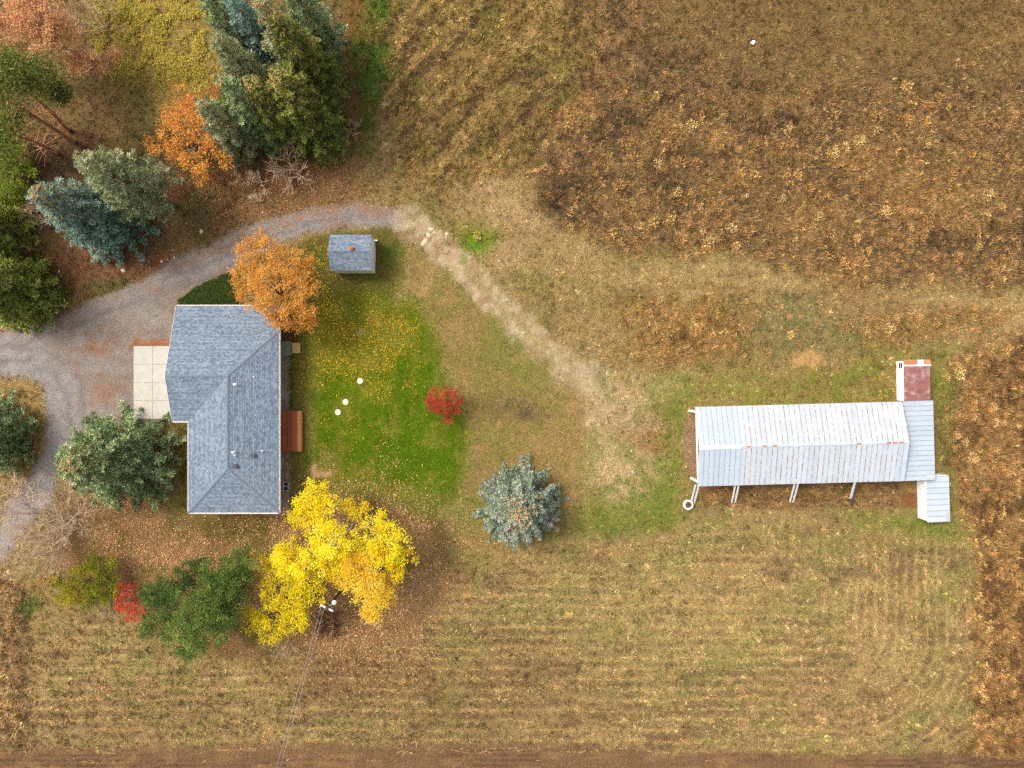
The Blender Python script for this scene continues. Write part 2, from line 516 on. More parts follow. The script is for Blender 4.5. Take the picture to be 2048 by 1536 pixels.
# the yard between lawn and barn
YARD = zone([(790, 470), (860, 500), (1000, 620), (1100, 720), (1180, 800), (1180, 960), (1100, 1080), (930, 1100), (880, 1040), (935, 940), (940, 860), (890, 700), (830, 590)], 25, 30)
paint(YARD, (147, 126, 76), 0.9)
paint(YARD * sstep(0.45, 0.6, f60), (128, 122, 62), 0.6)
paint(YARD * sstep(0.52, 0.65, f25), (164, 132, 88), 0.6)
setmap(GL, YARD, 0.12)
paint(blob(1030, 820, 60, 30), (112, 96, 66), 0.5); paint(blob(1045, 830, 16, 10), (96, 82, 70), 0.6)
paint(line([(865, 540), (845, 590)], 7, 5, 8), (176, 144, 98), 0.7)
for (cx, cy, rx, ry, s) in ((1215, 960, 50, 80, 0.9), (1300, 970, 70, 60, 0.9), (1330, 800, 50, 40, 0.8), (1240, 1040, 110, 36, 0.7), (1350, 880, 26, 60, 0.6), (1210, 770, 26, 40, 0.6), (1860, 1065, 60, 40, 0.7), (1780, 1040, 60, 24, 0.5),
                         (1020, 660, 60, 60, 0.4), (1090, 740, 60, 30, 0.4), (960, 1030, 60, 50, 0.4)):
    b_ = blob(cx, cy, rx, ry, 0.6, 0.8)
    paint(b_, (120, 124, 54), s)
    paint(b_ * sstep(0.5, 0.62, f10), (98, 122, 42), s * 0.9)
    setmap(GL, b_, 0.14, s)

# mown field with rows that turn at the right end
qx = PX - 1700 + w1 * 14 + w3 * 5; qy = PY - 1265 + w2 * 14 + w4 * 5
dr = np.where((qx < 0) | (qy < 0), np.maximum(qx, qy), np.sqrt(np.maximum(qx, 0) ** 2 + np.maximum(qy, 0) ** 2))
MOWN = zone([(50, 1300), (180, 1235), (300, 1290), (370, 1330), (520, 1300), (700, 1310), (850, 1260), (930, 1150), (1120, 1090), (1300, 1080), (1420, 1030), (1640, 1040), (1830, 1080), (1925, 1100), (1940, 1300), (1930, 1490), (1000, 1505), (40, 1510)], 22, 40)
paint(MOWN, (160, 135, 89))
paint(MOWN * sstep(0.45, 0.62, f120), (150, 138, 82), 0.5)
row = 0.5 + 0.5 * np.cos(2 * math.pi * dr / 20.5 + (fbm(PX / 140, PY / 60, 95, 2) - 0.5) * 1.6)
rn = fbm(PX / 70, PY / 26, 97, 3)
fade = np.clip(.45 + sstep(1080, 1250, PY) * 0.5 + sstep(1700, 1800, PX) * 0.5, 0, 1)
paint(MOWN * sstep(0.2, 0.8, row) * sstep(0.30, 0.56, rn) * fade, (126, 102, 74), 0.55)
paint(MOWN * sstep(0.80, 0.99, 1 - row) * sstep(0.34, 0.58, fbm(PX / 60, PY / 20, 99, 3)) * fade, (188, 160, 110), 0.65)
paint(MOWN * sstep(0.54, 0.68, fbm(PX / 60, PY / 20, 103, 4)), (112, 90, 66), 0.55)
paint(MOWN * sstep(0.58, 0.7, f60), (132, 132, 72), 0.5)
paint(MOWN * blob(900, 1400, 330, 110, 0.6), (132, 106, 72), 0.5)
paint(MOWN * blob(700, 1330, 160, 60, 0.6), (132, 100, 68), 0.55)
paint(MOWN * blob(1350, 1220, 260, 80, 0.6), (164, 144, 92), 0.5)
paint(MOWN * blob(1640, 1400, 200, 60, 0.6), (152, 122, 82), 0.45)
paint(MOWN * blob(1760, 1290, 60, 80, 0.6), (176, 150, 102), 0.5)
paint(MOWN * blob(280, 1440, 160, 60, 0.6), (138, 112, 76), 0.45)
setmap(GL, MOWN, 0.26)
paint(line([(1330, 1092), (1620, 1080), (1840, 1090)], 14, 12), (140, 128, 74), 0.4)
# ploughed strip along the bottom
PLOUGH = zone([(-700, 1500), (600, 1490), (1000, 1488), (1500, 1506), (1800, 1510), (2700, 1512), (2700, 2200), (-700, 2200)], 9, 20, 10)
paint(PLOUGH, (124, 96, 70))
fur = 0.5 + 0.5 * np.cos(2 * math.pi * (PY + w2 * 10 + w4 * 6) / 10.0)
paint(PLOUGH * sstep(0.4, 0.9, fur) * sstep(0.4, 0.6, fbm(PX / 200, PY / 30, 107, 3)), (94, 70, 54), 0.8)
paint(PLOUGH * sstep(0.55, 0.7, fbm(PX / 50, PY / 14, 109, 3)), (150, 116, 76), 0.6)
setmap(GD, PLOUGH, 0.25); setmap(GL, PLOUGH, 0.12)
# ditch along the left side
LEFT = zone([(-700, 1130), (30, 1140), (50, 1200), (60, 1300), (56, 1500), (-700, 1500)], 14, 30)
paint(LEFT, (150, 122, 84))
paint(LEFT * sstep(0.46, 0.6, fbm(PX / 14, PY / 50, 111, 4)), (174, 140, 96), 0.6)
paint(line([(44, 1180), (48, 1300), (46, 1400), (40, 1500)], 9, 9, 26), (104, 86, 60), 0.6)
paint(blob(56, 1215, 22, 20), (92, 104, 52), 0.8)
setmap(GL, LEFT, 0.45)

# woodland floor on the left
WOOD = zone([(-700, -500), (690, -500), (690, 120), (720, 300), (700, 390), (600, 420), (530, 440), (420, 495), (330, 540), (200, 590), (100, 640), (-700, 660)], 22, 40)
paint(WOOD, (124, 98, 54))
paint(WOOD * sstep(0.46, 0.6, f60), (142, 112, 58), 0.6)
paint(WOOD * sstep(0.54, 0.66, f25), (98, 92, 44), 0.6)
setmap(GL, WOOD, 0.2)
paint(zone([(190, -300), (450, -300), (450, 120), (430, 190), (330, 230), (230, 180), (190, 60)], 30, 60), (156, 132, 44), 0.8)
for (cx, cy, rx, ry, c_, s) in ((210, 540, 130, 60, (136, 92, 56), 0.9), (120, 520, 60, 60, (130, 88, 54), 0.8), (350, 420, 60, 40, (104, 92, 48), 0.8), (320, 470, 60, 26, (132, 96, 60), 0.8),
                            (340, 380, 50, 26, (128, 86, 56), 0.8), (440, 430, 70, 40, (120, 88, 52), 0.7), (540, 350, 130, 40, (122, 82, 50), 0.85), (680, 380, 80, 40, (140, 106, 68), 0.7),
                            (240, 240, 60, 70, (134, 106, 54), 0.7), (280, 240, 30, 60, (104, 100, 44), 0.6), (170, 300, 40, 50, (116, 78, 56), 0.7), (110, 400, 70, 60, (104, 86, 58), 0.8),
                            (240, 575, 60, 20, (84, 96, 40), 0.75), (400, 420, 26, 46, (92, 94, 44), 0.6), (60, 470, 60, 30, (150, 116, 72), 0.6), (100, 600, 24, 16, (170, 136, 108), 0.7),
                            (540, 420, 60, 14, (146, 106, 68), 0.7)):
    paint(blob(cx, cy, rx, ry, 0.55), c_, s)
WB = blob(130, 320, 90, 60, 0.5); paint(WB, (78, 56, 44), 0.5)

# yard around and below the house
SOUTH = zone([(100, 1010), (240, 990), (380, 1010), (380, 840), (400, 1030), (560, 1030), (580, 985), (700, 985), (830, 1000), (900, 1060), (900, 1160), (860, 1260), (700, 1310), (560, 1320), (400, 1300), (250, 1230), (110, 1130)], 20, 30)
paint(SOUTH, (136, 106, 70), 0.92)
paint(SOUTH * sstep(0.5, 0.62, f60), (104, 96, 46), 0.7)
paint(SOUTH * sstep(0.52, 0.64, f25), (158, 118, 82), 0.6)
setmap(GL, SOUTH, 0.12)
paint(blob(350, 1115, 40, 22), (170, 122, 90), 0.6)
paint(blob(470, 1055, 110, 22), (100, 90, 44), 0.7)
paint(line([(370, 850), (372, 1010)], 18, 10, 6), (96, 90, 40), 0.8)  # shade of the large spruce beside the house, painted into the ground colour
paint(blob(850, 1180, 50, 70), (166, 134, 94), 0.6)
paint(blob(800, 1010, 24, 16), (190, 160, 130), 0.5)
BED = zone([(365, 606), (395, 580), (450, 550), (475, 540), (475, 612), (366, 612)], 5, 10, 8)
paint(BED, (72, 82, 36)); paint(BED * sstep(0.5, 0.6, f10), (120, 96, 60), 0.7)
LAWN2 = zone([(560, 560), (600, 480), (650, 455), (790, 452), (810, 520), (800, 580), (700, 640), (590, 660)], 14, 20)
paint(LAWN2, (104, 98, 42), 0.9); paint(LAWN2 * sstep(0.5, 0.6, f25), (84, 104, 34), 0.6)
setmap(GL, LAWN2, 0.1)
LAWN = zone([(588, 655), (650, 610), (760, 580), (830, 605), (868, 660), (886, 730), (892, 780), (925, 850), (935, 900), (915, 960), (880, 1000), (850, 1030), (790, 1000), (700, 980), (600, 985), (584, 930)], 34, 44, 26)
paint(LAWN, (96, 116, 14))
paint(LAWN * sstep(0.46, 0.6, f60), (84, 110, 8), 0.7)
paint(LAWN * sstep(0.52, 0.64, f25), (122, 124, 34), 0.5)
paint(LAWN * (0.5 + 0.5 * np.cos(2 * math.pi * (PX + w1 * 30) / 21.0)) * sstep(600, 760, PY), (78, 100, 8), 0.55)
paint(LAWN * blob(690, 690, 120, 50, 0.7), (126, 118, 34), 0.6)
paint(LAWN * blob(830, 880, 90, 100, 0.8), (74, 106, 6), 0.7)
paint(LAWN * blob(620, 970, 110, 40, 0.7), (116, 104, 50), 0.75)
paint(LAWN * blob(600, 730, 40, 120, 0.8), (116, 112, 46), 0.6)
paint(LAWN * blob(700, 620, 120, 50, 0.8), (112, 108, 36), 0.6)
paint(LAWN * blob(850, 1010, 60, 30, 0.7), (124, 118, 60), 0.6)
paint(LAWN * sstep(.52, .66, fbm(PX / 34, PY / 34, 181, 4)), (128, 124, 44), 0.55)
setmap(GL, LAWN, 0.08)
paint(LAWN * blob(608, 850, 24, 60, 0.5), (134, 126, 62), 0.7)
paint(LAWN * blob(650, 930, 34, 30, 0.6), (128, 118, 54), 0.6)
paint(blob(600, 780, 10, 90, 0.5, 0.2), (122, 110, 56), 0.6)
paint(zone([(622, 927), (634, 927), (634, 942), (666, 943), (666, 952), (622, 953)], 2, 4, 5), (196, 160, 120), 0.9)
paint(zone([(714, 668), (722, 658), (730, 660), (724, 672)], 2, 3, 4), (166, 144, 108), 0.85)
# bare earth under the barn door end and below the eaves
BD = zone([(1372, 850), (1400, 835), (1400, 950), (1378, 950), (1366, 900)], 7, 16, 10)
paint(BD, (156, 126, 100)); setmap(GD, BD, 0.15)
BE = zone([(1400, 968), (1830, 958), (1834, 1010), (1700, 1014), (1500, 1016), (1396, 1012)], 9, 20)
paint(BE, (126, 98, 66), 0.85); paint(BE * sstep(0.5, 0.6, f10), (160, 122, 74), 0.7); setmap(GL, BE, 0.35)
paint(blob(1820, 1000, 18, 16, 0.3, 0.2), (128, 84, 54), 0.8)

# gravel drive and the stony track beyond it
DRIVE = zone([(-700, 690), (0, 668), (100, 648), (190, 600), (260, 572), (330, 533), (400, 498), (470, 462), (540, 436), (610, 417), (690, 407), (745, 404), (800, 424), (828, 450),
              (790, 456), (735, 446), (650, 456), (600, 470), (545, 500), (492, 520), (450, 552), (400, 578), (362, 606), (352, 640), (342, 700), (342, 838), (310, 850), (250, 850), (180, 880), (130, 905), (112, 960), (104, 1010), (60, 1040), (30, 1085), (0, 1140), (-700, 1300),
              (-700, 1180), (0, 1050), (20, 1000), (66, 950), (88, 900), (95, 830), (90, 765), (60, 752), (0, 748), (-700, 760)], 9, 16, 10)
paint(DRIVE, (146, 131, 119))
paint(DRIVE * sstep(0.45, 0.6, f60), (150, 141, 133), 0.7)
paint(DRIVE * sstep(0.54, 0.68, f25), (146, 112, 92), 0.6)
paint(DRIVE * line([(-100, 715), (60, 720), (110, 780), (112, 860), (90, 960), (20, 1060)], 42, 26), (152, 147, 144), 0.85)
paint(DRIVE * line([(230, 620), (400, 540), (560, 470), (700, 425), (810, 440)], 12, 9), (146, 141, 138), 0.7)
paint(DRIVE * line([(60, 742), (100, 740), (132, 790), (140, 850)], 6, 4, 10), (116, 108, 104), 0.45)
paint(DRIVE * line([(40, 700), (110, 705), (160, 760), (165, 830)], 6, 4, 10), (120, 110, 106), 0.4)
paint(DRIVE * line([(-20, 728), (30, 722), (62, 716)], 5, 4, 14), (112, 106, 106), 0.6)
paint(DRIVE * line([(-20, 700), (50, 690), (120, 660), (260, 610), (380, 560)], 5, 4, 14), (122, 108, 102), 0.5)
paint(DRIVE * line([(330, 560), (430, 520), (520, 480), (640, 440), (730, 432)], 4, 4, 8), (124, 116, 114), 0.6)
paint(DRIVE * line([(300, 605), (370, 575), (470, 530)], 3, 3, 8), (118, 104, 100), 0.5)
paint(DRIVE * line([(270, 688), (345, 690)], 10, 6, 8), (158, 100, 66), 0.85)
for (cx, cy, rx, ry) in ((308, 580, 12, 7), (740, 415, 22, 16), (760, 428, 20, 8), (400, 518, 10, 6), (200, 700, 30, 20), (205, 790, 20, 20)):
    paint(DRIVE * blob(cx, cy, rx, ry), (156, 114, 84), 0.5)
setmap(GD, DRIVE, 0.0)
tr = [(815, 440), (870, 485), (930, 545), (990, 600), (1060, 665), (1115, 715), (1170, 760)]
fp_ = fbm(PX / 16, PY / 16, 171, 4)
TRACK = line(tr, 27, 14, 24, 26)
TRK = TRACK.copy()
TRACK = TRACK * (.45 + .55 * sstep(.38, .54, fp_))
patch_ = sstep(.40, .58, fbm(PX / 20, PY / 20, 173, 4))
paint(TRACK, (188, 164, 132), 0.9)
paint(TRACK * sstep(0.5, 0.62, f10), (196, 182, 158), 0.55)
paint(TRACK * sstep(0.52, 0.62, f25), (144, 108, 76), 0.7)
setmap(GD, TRACK, 0.25); setmap(GL, TRACK, 0.12)
paint(line(tr[2:7], 5, 4, 16, 10), (150, 136, 84), 0.5)
for (cx, cy, rx, ry, c_, s) in ((1230, 850, 40, 36, (194, 172, 140), 0.8), (1250, 865, 26, 20, (160, 112, 70), 0.7), (1245, 930, 52, 56, (186, 160, 120), 0.9), (1225, 810, 50, 40, (186, 162, 122), 0.85), (1290, 885, 40, 16, (150, 108, 66), 0.7),
                            (1160, 745, 40, 30, (184, 164, 126), 0.7), (1190, 740, 24, 16, (188, 176, 156), 0.6), (1120, 470, 20, 12, (176, 150, 116), 0.3), (1290, 770, 60, 30, (172, 150, 104), 0.6)):
    paint(blob(cx, cy, rx * 1.25, ry * 1.25, 0.7) * (.35 + .65 * patch_), c_, s)
paint(blob(925, 520, 10, 12), (104, 128, 36), 0.8)

# stone strip along the house wall, bare earth beds
STONE = zone([(556, 650), (580, 650), (580, 1030), (556, 1030)], 2, 3, 4)
paint(STONE, (150, 130, 112)); paint(STONE * sstep(0.45, 0.6, fbm(PX / 5, PY / 5, 131, 2)), (176, 160, 148), 0.8)
paint(zone([(556, 640), (592, 646), (598, 684), (556, 684)], 3, 4, 4), (96, 66, 48), 0.9)
paint(zone([(578, 712), (588, 712), (586, 820), (578, 820)], 3, 4, 4), (70, 84, 30), 0.8)
setmap(GD, STONE, 0.0)

# overall mottling of growth (not light): patches of drier and greener stems
lum_ = (C @ np.array([.25, .65, .10]))[..., None]
C = C * .97 + lum_ * .03
C = C * (1 - .16 * WOOD[..., None]) + lum_ * .16 * WOOD[..., None]
grow_ = (1 - np.clip(DRIVE + STONE, 0, 1))[..., None]
C *= 1 - grow_ * np.array([.11, .13, .19]) - (1 - grow_) * .09
C *= 1 - .06 * FIELD[..., None] * np.array([1, 1.02, 1.05])
C *= 1 - .10 * RIGHT[..., None]
C *= (0.86 + 0.28 * fbm(PX / 18, PY / 18, 141, 3))[..., None]
C *= (0.90 + 0.20 * fbm(PX / 5, PY / 5, 143, 2))[..., None]

ZG = (fbm(XX / 5, YY / 5, 201, 3) - 0.5) * 0.16 + (fbm(XX / 1.2, YY / 1.2, 203, 2) - 0.5) * 0.06
flat = np.clip(zone([(250, 590), (610, 590), (610, 1040), (250, 1040)], 12, 0, 0) + zone([(630, 440), (770, 440), (770, 560), (630, 560)], 10, 0, 0)
               + zone([(1350, 690), (1910, 690), (1910, 1050), (1350, 1050)], 14, 0, 0), 0, 1)
ZG *= (1 - flat * 0.9)
ZG *= (1 - DRIVE * 0.6)

# keep growth out of buildings
def rect_zone(x0, x1, y0, y1):
    return (XX > x0) & (XX < x1) & (YY > y0) & (YY < y1)
BLOCK = rect_zone(-31.3, -22.2, -11.6, 6.9) | rect_zone(-37.0, -31.0, -3.5, 3.8) | rect_zone(-22.3, -20.3, -6.7, -2.5) | rect_zone(-17.0, -13.4, 10.8, 14.0) \
    | rect_zone(17.4, 39.7, -9.0, -2.2) | rect_zone(37.5, 41.9, -13.0, -9.0) | rect_zone(37.5, 40.0, -2.2, 2.3) | rect_zone(-22.3, -20.6, 2.6, 4.2)
GD[BLOCK] = 0.0

def gsample(A, x, y):
    fx = np.clip((x - GX0) / GRES, 0, gnx - 1.001); fy = np.clip((y - GY0) / GRES, 0, gny - 1.001)
    ix = fx.astype(int); iy = fy.astype(int); tx = fx - ix; ty = fy - iy
    if A.ndim == 3: tx = tx[:, None]; ty = ty[:, None]
    return (A[iy, ix] * (1 - tx) + A[iy, ix + 1] * tx) * (1 - ty) + (A[iy + 1, ix] * (1 - tx) + A[iy + 1, ix + 1] * tx) * ty
def zg(x, y):
    return float(gsample(ZG, np.array([x], float), np.array([y], float))[0])

# one sheet to the horizon, dense inside the picture
far = np.array([-3000, -1200, -500, -220, -110, -75], float)
sx = np.concatenate([far, np.linspace(-56, 56, 449), -far[::-1]])
sy = np.concatenate([far, np.linspace(-44, 44, 353), -far[::-1]])
SX, SY = np.meshgrid(sx, sy)
fxx = SX.ravel(); fyy = SY.ravel()
gz = gsample(ZG, fxx, fyy); gc = gsample(C, fxx, fyy)
nsx, nsy = len(sx), len(sy)
ii, jj = np.meshgrid(np.arange(nsx - 1), np.arange(nsy - 1))
q0 = (jj * nsx + ii).ravel()
GF = np.stack([q0, q0 + 1, q0 + nsx + 1, q0 + nsx], 1)
GV = np.stack([fxx, fyy, gz], 1)
ground = obj('ground', mesh_np('ground', GV, GF, M['ground'], gc, smooth=True))
tag(ground, 'brown autumn grassland around the house and the barn', kind='structure')
def sheet(name, mask, lift, mat, label):
    mv = gsample(mask, fxx, fyy)
    inframe = (np.abs(GV[:, 0]) < 57) & (np.abs(GV[:, 1]) < 45)
    fm = (mv[GF].mean(1) > 0.5) & inframe[GF].all(1)
    F = GF[fm]; u, inv = np.unique(F, return_inverse=True)
    V = GV[u].copy(); V[:, 2] += lift
    o = obj(name, mesh_np(name, V, inv.reshape(F.shape), mat, gc[u], smooth=True))
    return tag(o, label, kind='structure')
sheet('gravel_drive', DRIVE, 0.012, M['gravel'], 'grey gravel drive curving past the house')
sheet('dirt_track', TRK, 0.008, M['gravel'], 'pale stony track from the drive towards the barn')
sheet('lawn', LAWN, 0.006, M['ground'], 'bright green mown lawn beside the house')
sheet('ploughed_strip', PLOUGH, 0.008, M['ground'], 'bare ploughed brown earth along the bottom edge')
sheet('stone_strip', STONE, 0.010, M['gravel'], 'strip of pale stones along the house wall')
# ------------------------------------------------------------------ the house
def roof_mesh(name, planes, th, mats):
    """planes: list of convex polygons (counter-clockwise from above); shingle rows run along each eave"""
    v = []; f = []; uvs = []; mi = []
    for pl in planes:
        P = [np.array(p, float) for p in pl]
        nrm = np.cross(P[1] - P[0], P[2] - P[0]); nrm /= np.linalg.norm(nrm)
        if nrm[2] < 0: nrm = -nrm
        e = np.cross([0, 0, 1.0], nrm); e /= np.linalg.norm(e); u = np.cross(nrm, e)
        n0 = len(v); n = len(P)
        v += [tuple(p) for p in P] + [(p[0], p[1], p[2] - th) for p in P]
        f.append(tuple(n0 + i for i in range(n))); mi.append(0); uvs += [(p @ e, p @ u) for p in P]
        f.append(tuple(n0 + n + i for i in range(n - 1, -1, -1))); mi.append(1); uvs += [(0, 0)] * n
        for i in range(n):
            j = (i + 1) % n
            f.append((n0 + i, n0 + n + i, n0 + n + j, n0 + j)); mi.append(1); uvs += [(0, 0)] * 4
    me = bpy.data.meshes.new(name); me.from_pydata(v, [], f)
    ul = me.uv_layers.new(name='UVMap')
    ul.data.foreach_set('uv', np.array(uvs, np.float32).ravel())
    for m in mats: me.materials.append(m)
    me.polygons.foreach_set('material_index', mi); me.update()
    return me

def cap_run(a, b, w=0.26, step=0.21, th=0.035):
    """overlapping cap shingles folded over a ridge or hip from a to b"""
    a = np.array(a, float); b = np.array(b, float); L = np.linalg.norm(b - a); d = (b - a) / L
    sd = np.cross(d, [0, 0, 1.0]); sd /= np.linalg.norm(sd)
    m = MB(); n = int(L / step)
    for i in range(n):
        p = a + d * (i * L / n); q = a + d * ((i + 1) * L / n + 0.05)
        z0 = th + 0.018; z1 = th - 0.004
        dr_ = 0.055
        vs = [p + sd * w / 2 + (0, 0, z0 - dr_), p + (0, 0, z0), p - sd * w / 2 + (0, 0, z0 - dr_), q + sd * w / 2 + (0, 0, z1 - dr_), q + (0, 0, z1), q - sd * w / 2 + (0, 0, z1 - dr_)]
        lo = [x - np.array((0, 0, 0.03)) for x in vs]
        m.add(vs + lo, [(0, 1, 4, 3), (1, 2, 5, 4), (0, 6, 7, 1), (1, 7, 8, 2), (3, 9, 6, 0), (2, 8, 11, 5)])
    return m

HX, HY = -26.0, -2.3
house = thing('house', 'single-storey house with blue-grey shingled hip roof beside the gravel drive', 'house', (HX, HY, 0))
def hl(p): return (p[0] - HX, p[1] - HY, p[2])
zr, ze, zn = 4.5, 3.08, 2.29
R0 = (-26.03, 0.73, zr); R1 = (-26.03, -7.76, zr); GW_ = (-31.74, 0.73, zr)
NWc = (-31.74, 7.37, zn); NEc = (-21.78, 7.37, zn); EH = (-21.78, 4.98, ze); SEc = (-21.78, -12.01, ze); SWc = (-30.22, -12.01, ze); VC = (-30.22, -3.47, ze); GSW = (-31.74, -3.47, ze)
planes = [[NWc, GW_, R0, EH, NEc], [R0, R1, SEc, EH], [R1, SWc, SEc], [R0, VC, SWc, R1], [GW_, GSW, VC, R0]]
roof = obj('roof', roof_mesh('roof', [[hl(p) for p in pl] for pl in planes], 0.10, [M['shingle'], M['trim']]), house)
for (a, b) in ((GW_, R0), (R0, R1), (EH, R0), (SEc, R1), (SWc, R1)):
    cap_run(hl(a), hl(b)).build('ridge_cap', M['ridge'], roof)
# gutters and fascia
def gutter(a, b, off):
    m = MB(); a = np.array(a) + np.array([off[0] * 0.07, off[1] * 0.07, -0.075]); b = np.array(b) + np.array([off[0] * 0.07, off[1] * 0.07, -0.075])
    o = np.array([off[0], off[1], 0.0])
    m.bar(a + o * 0.045, b + o * 0.045, 0.018, 0.11); m.bar(a - o * 0.045, b - o * 0.045, 0.018, 0.11); m.bar(a - np.array((0, 0, .05)), b - np.array((0, 0, .05)), 0.075, 0.012)
    return m
for (a, b, off) in ((EH, SEc, (1, 0)), (SWc, SEc, (0, -1)), (VC, SWc, (-1, 0)), (GSW, VC, (0, -1)), (NWc, NEc, (0, 1))):
    gutter(hl(a), hl(b), off).build('gutter', M['trim'], house)
for (a, b) in (((-31.76, 7.37, zn - .05), (-31.76, 0.73, zr - .05)), ((-31.76, 0.73, zr - .05), (-31.76, -3.47, ze - .05)), ((-21.76, 7.37, zn - .05), (-21.76, 4.98, ze - .05))):
    MB().bar(hl(a), hl(b), 0.03, 0.16).build('barge_board', M['trim'], house)
# walls
m = MB()
fp = [(-29.75, -11.55), (-22.62, -11.55), (-22.62, 6.6), (-31.25, 6.6), (-31.25, -3.0), (-29.75, -3.0)]
for (a, b) in zip(fp, fp[1:] + fp[:1]):
    def ztop(p):
        x, y = p
        if x < -29.8 and abs(y + 3.0) < .1: return 3.0
        if y > 6.5: return 2.4
        return 2.95
    ax, ay = a; bx, by = b
    za, zb = ztop(a), ztop(b)
    d = np.array([bx - ax, by - ay]); L_ = np.linalg.norm(d); d /= L_; nr = np.array([d[1], -d[0]]) * 0.09
    vs = []
    for (p, zt) in ((a, za), (b, zb)):
        for sgn in (-1, 1):
            for zz in (-0.15, zt):
                vs.append(hl((p[0] + nr[0] * sgn, p[1] + nr[1] * sgn, zz)))
    m.add(vs, [(0, 4, 5, 1), (3, 7, 6, 2), (1, 5, 7, 3), (0, 2, 6, 4), (0, 1, 3, 2), (4, 6, 7, 5)])
m.add([hl((-31.34, 6.6, 2.4)), hl((-31.34, -3.0, 3.0)), hl((-31.34, 0.73, 4.3)), hl((-31.18, 6.6, 2.4)), hl((-31.18, -3.0, 3.0)), hl((-31.18, 0.73, 4.3))], [(0, 1, 2), (5, 4, 3), (0, 2, 5, 3), (2, 1, 4, 5)])
m.build('wall', M['siding'], house)
MB().box(hl((-26.0, -2.4, 2.15)), (7.0, 17.5, 0.05)).build('soffit', M['trim'], house)
gd = MB()
for k in range(4):
    gd.box(hl((-31.37, 0.15, 0.30 + k * 0.56)), (0.06, 4.9, 0.53))
gd.build('garage_door', M['white'], house)
def win(parent, x, y, z, w, h, axis):
    fr = MB()
    dx = (0.08, w, h) if axis == 'x' else (w, 0.08, h)
    t = 0.07
    if axis == 'x':
        fr.box((x, y - w / 2, z), (.08, t, h + t)); fr.box((x, y + w / 2, z), (.08, t, h + t)); fr.box((x, y, z - h / 2), (.10, w - t, t)); fr.box((x, y, z + h / 2), (.08, w - t, t)); fr.box((x, y, z), (.07, .05, h - t))
        g = MB().box((x - .0, y, z), (.04, w - t, h - t))
    else:
        fr.box((x - w / 2, y, z), (t, .08, h + t)); fr.box((x + w / 2, y, z), (t, .08, h + t)); fr.box((x, y, z - h / 2), (w - t, .10, t)); fr.box((x, y, z + h / 2), (w - t, .08, t)); fr.box((x, y, z), (.05, .07, h - t))
        g = MB().box((x, y, z), (w - t, .04, h - t))
    f = fr.build('window', M['white'], parent); g.build('pane', M['glass'], f)
for y in (-10.2, -8.2, -0.6, 1.6):
    win(house, -22.51 - HX, y - HY, 1.6, 1.4, 1.1, 'x')
for x in (-28.3, -24.2):
    win(house, x - HX, -11.66 - HY, 1.6, 1.3, 1.1, 'y')
for y in (-9.6, -6.2):
    win(house, -29.86 - HX, y - HY, 1.6, 1.3, 1.1, 'x')
dd = MB().box((-22.50 - HX, -4.6 - HY, 1.42), (0.06, 1.8, 2.0)).build('patio_door', M['white'], house)
MB().box((-22.46 - HX, -5.02 - HY, 1.45), (0.03, 0.7, 1.8)).build('pane', M['glass'], dd); MB().box((-22.46 - HX, -4.18 - HY, 1.45), (0.03, 0.7, 1.8)).build('pane', M['glass'], dd)
# roof fittings on the east slope
def on_east(px, py):
    z = 3.8
    for _ in range(8):
        p = W(px, py, z); z = ze + (-21.78 - p[0]) / 4.25 * (zr - ze)
    p = W(px, py, z); return hl((p[0], p[1], z))
for (px, py, kind) in ((472, 769, 'flue'), (508, 754, 'pipe'), (469, 904, 'flue'), (470, 911, 'pipe'), (525, 902, 'pipe'), (506, 911, 'box'), (470, 932, 'box')):
    p = on_east(px, py)
    m = MB()
    if kind == 'pipe':
        m.lathe(p, [(.09, -.06), (.08, .04), (.045, .05), (.045, .28), (.03, .28), (.03, .1)], 10, cap=False); m.build('vent_pipe', M['white'], roof)
    elif kind == 'flue':
        m.lathe(p, [(.13, -.07), (.09, .06), (.07, .08), (.07, .36)], 12); m.lathe((p[0], p[1], p[2] + .38), [(.12, 0), (.12, .03), (.03, .10)], 12); m.build('flue_vent', M['white'], roof)
    else:
        m.box((p[0], p[1], p[2] + .06), (.34, .34, .16)); m.box((p[0] + .03, p[1], p[2] + .15), (.40, .40, .03)); m.build('roof_vent', M['dark'], roof)

# concrete apron: each slab on its own
apron = thing('concrete_apron', 'pale concrete slab apron in front of the garage door', 'driveway slab', (-34.2, 0.15, 0))
xs = [-36.92, -35.06, -33.2, -31.36]; ys = [3.71, 1.92, 0.12, -1.62, -3.42]
for i in range(3):
    for j in range(4):
        x0, x1 = xs[i] + .006, xs[i + 1] - .006; y1, y0 = ys[j] - .006, ys[j + 1] + .006
        b = MB(); bv = 0.02
        zt = 0.085
        lo = [(x0, y0, -.12), (x1, y0, -.12), (x1, y1, -.12), (x0, y1, -.12)]; md = [(x0, y0, zt - bv), (x1, y0, zt - bv), (x1, y1, zt - bv), (x0, y1, zt - bv)]
        hi = [(x0 + bv, y0 + bv, zt), (x1 - bv, y0 + bv, zt), (x1 - bv, y1 - bv, zt), (x0 + bv, y1 - bv, zt)]
        pts = [(p[0] + 34.2, p[1] - 0.15, p[2]) for p in lo + md + hi]
        fs = [(8, 9, 10, 11)]
        for k in range(4):
            l = (k + 1) % 4; fs += [(k, l, 4 + l, 4 + k), (4 + k, 4 + l, 8 + l, 8 + k)]
        b.add(pts, fs); b.build('concrete_slab', M['concrete'], apron)

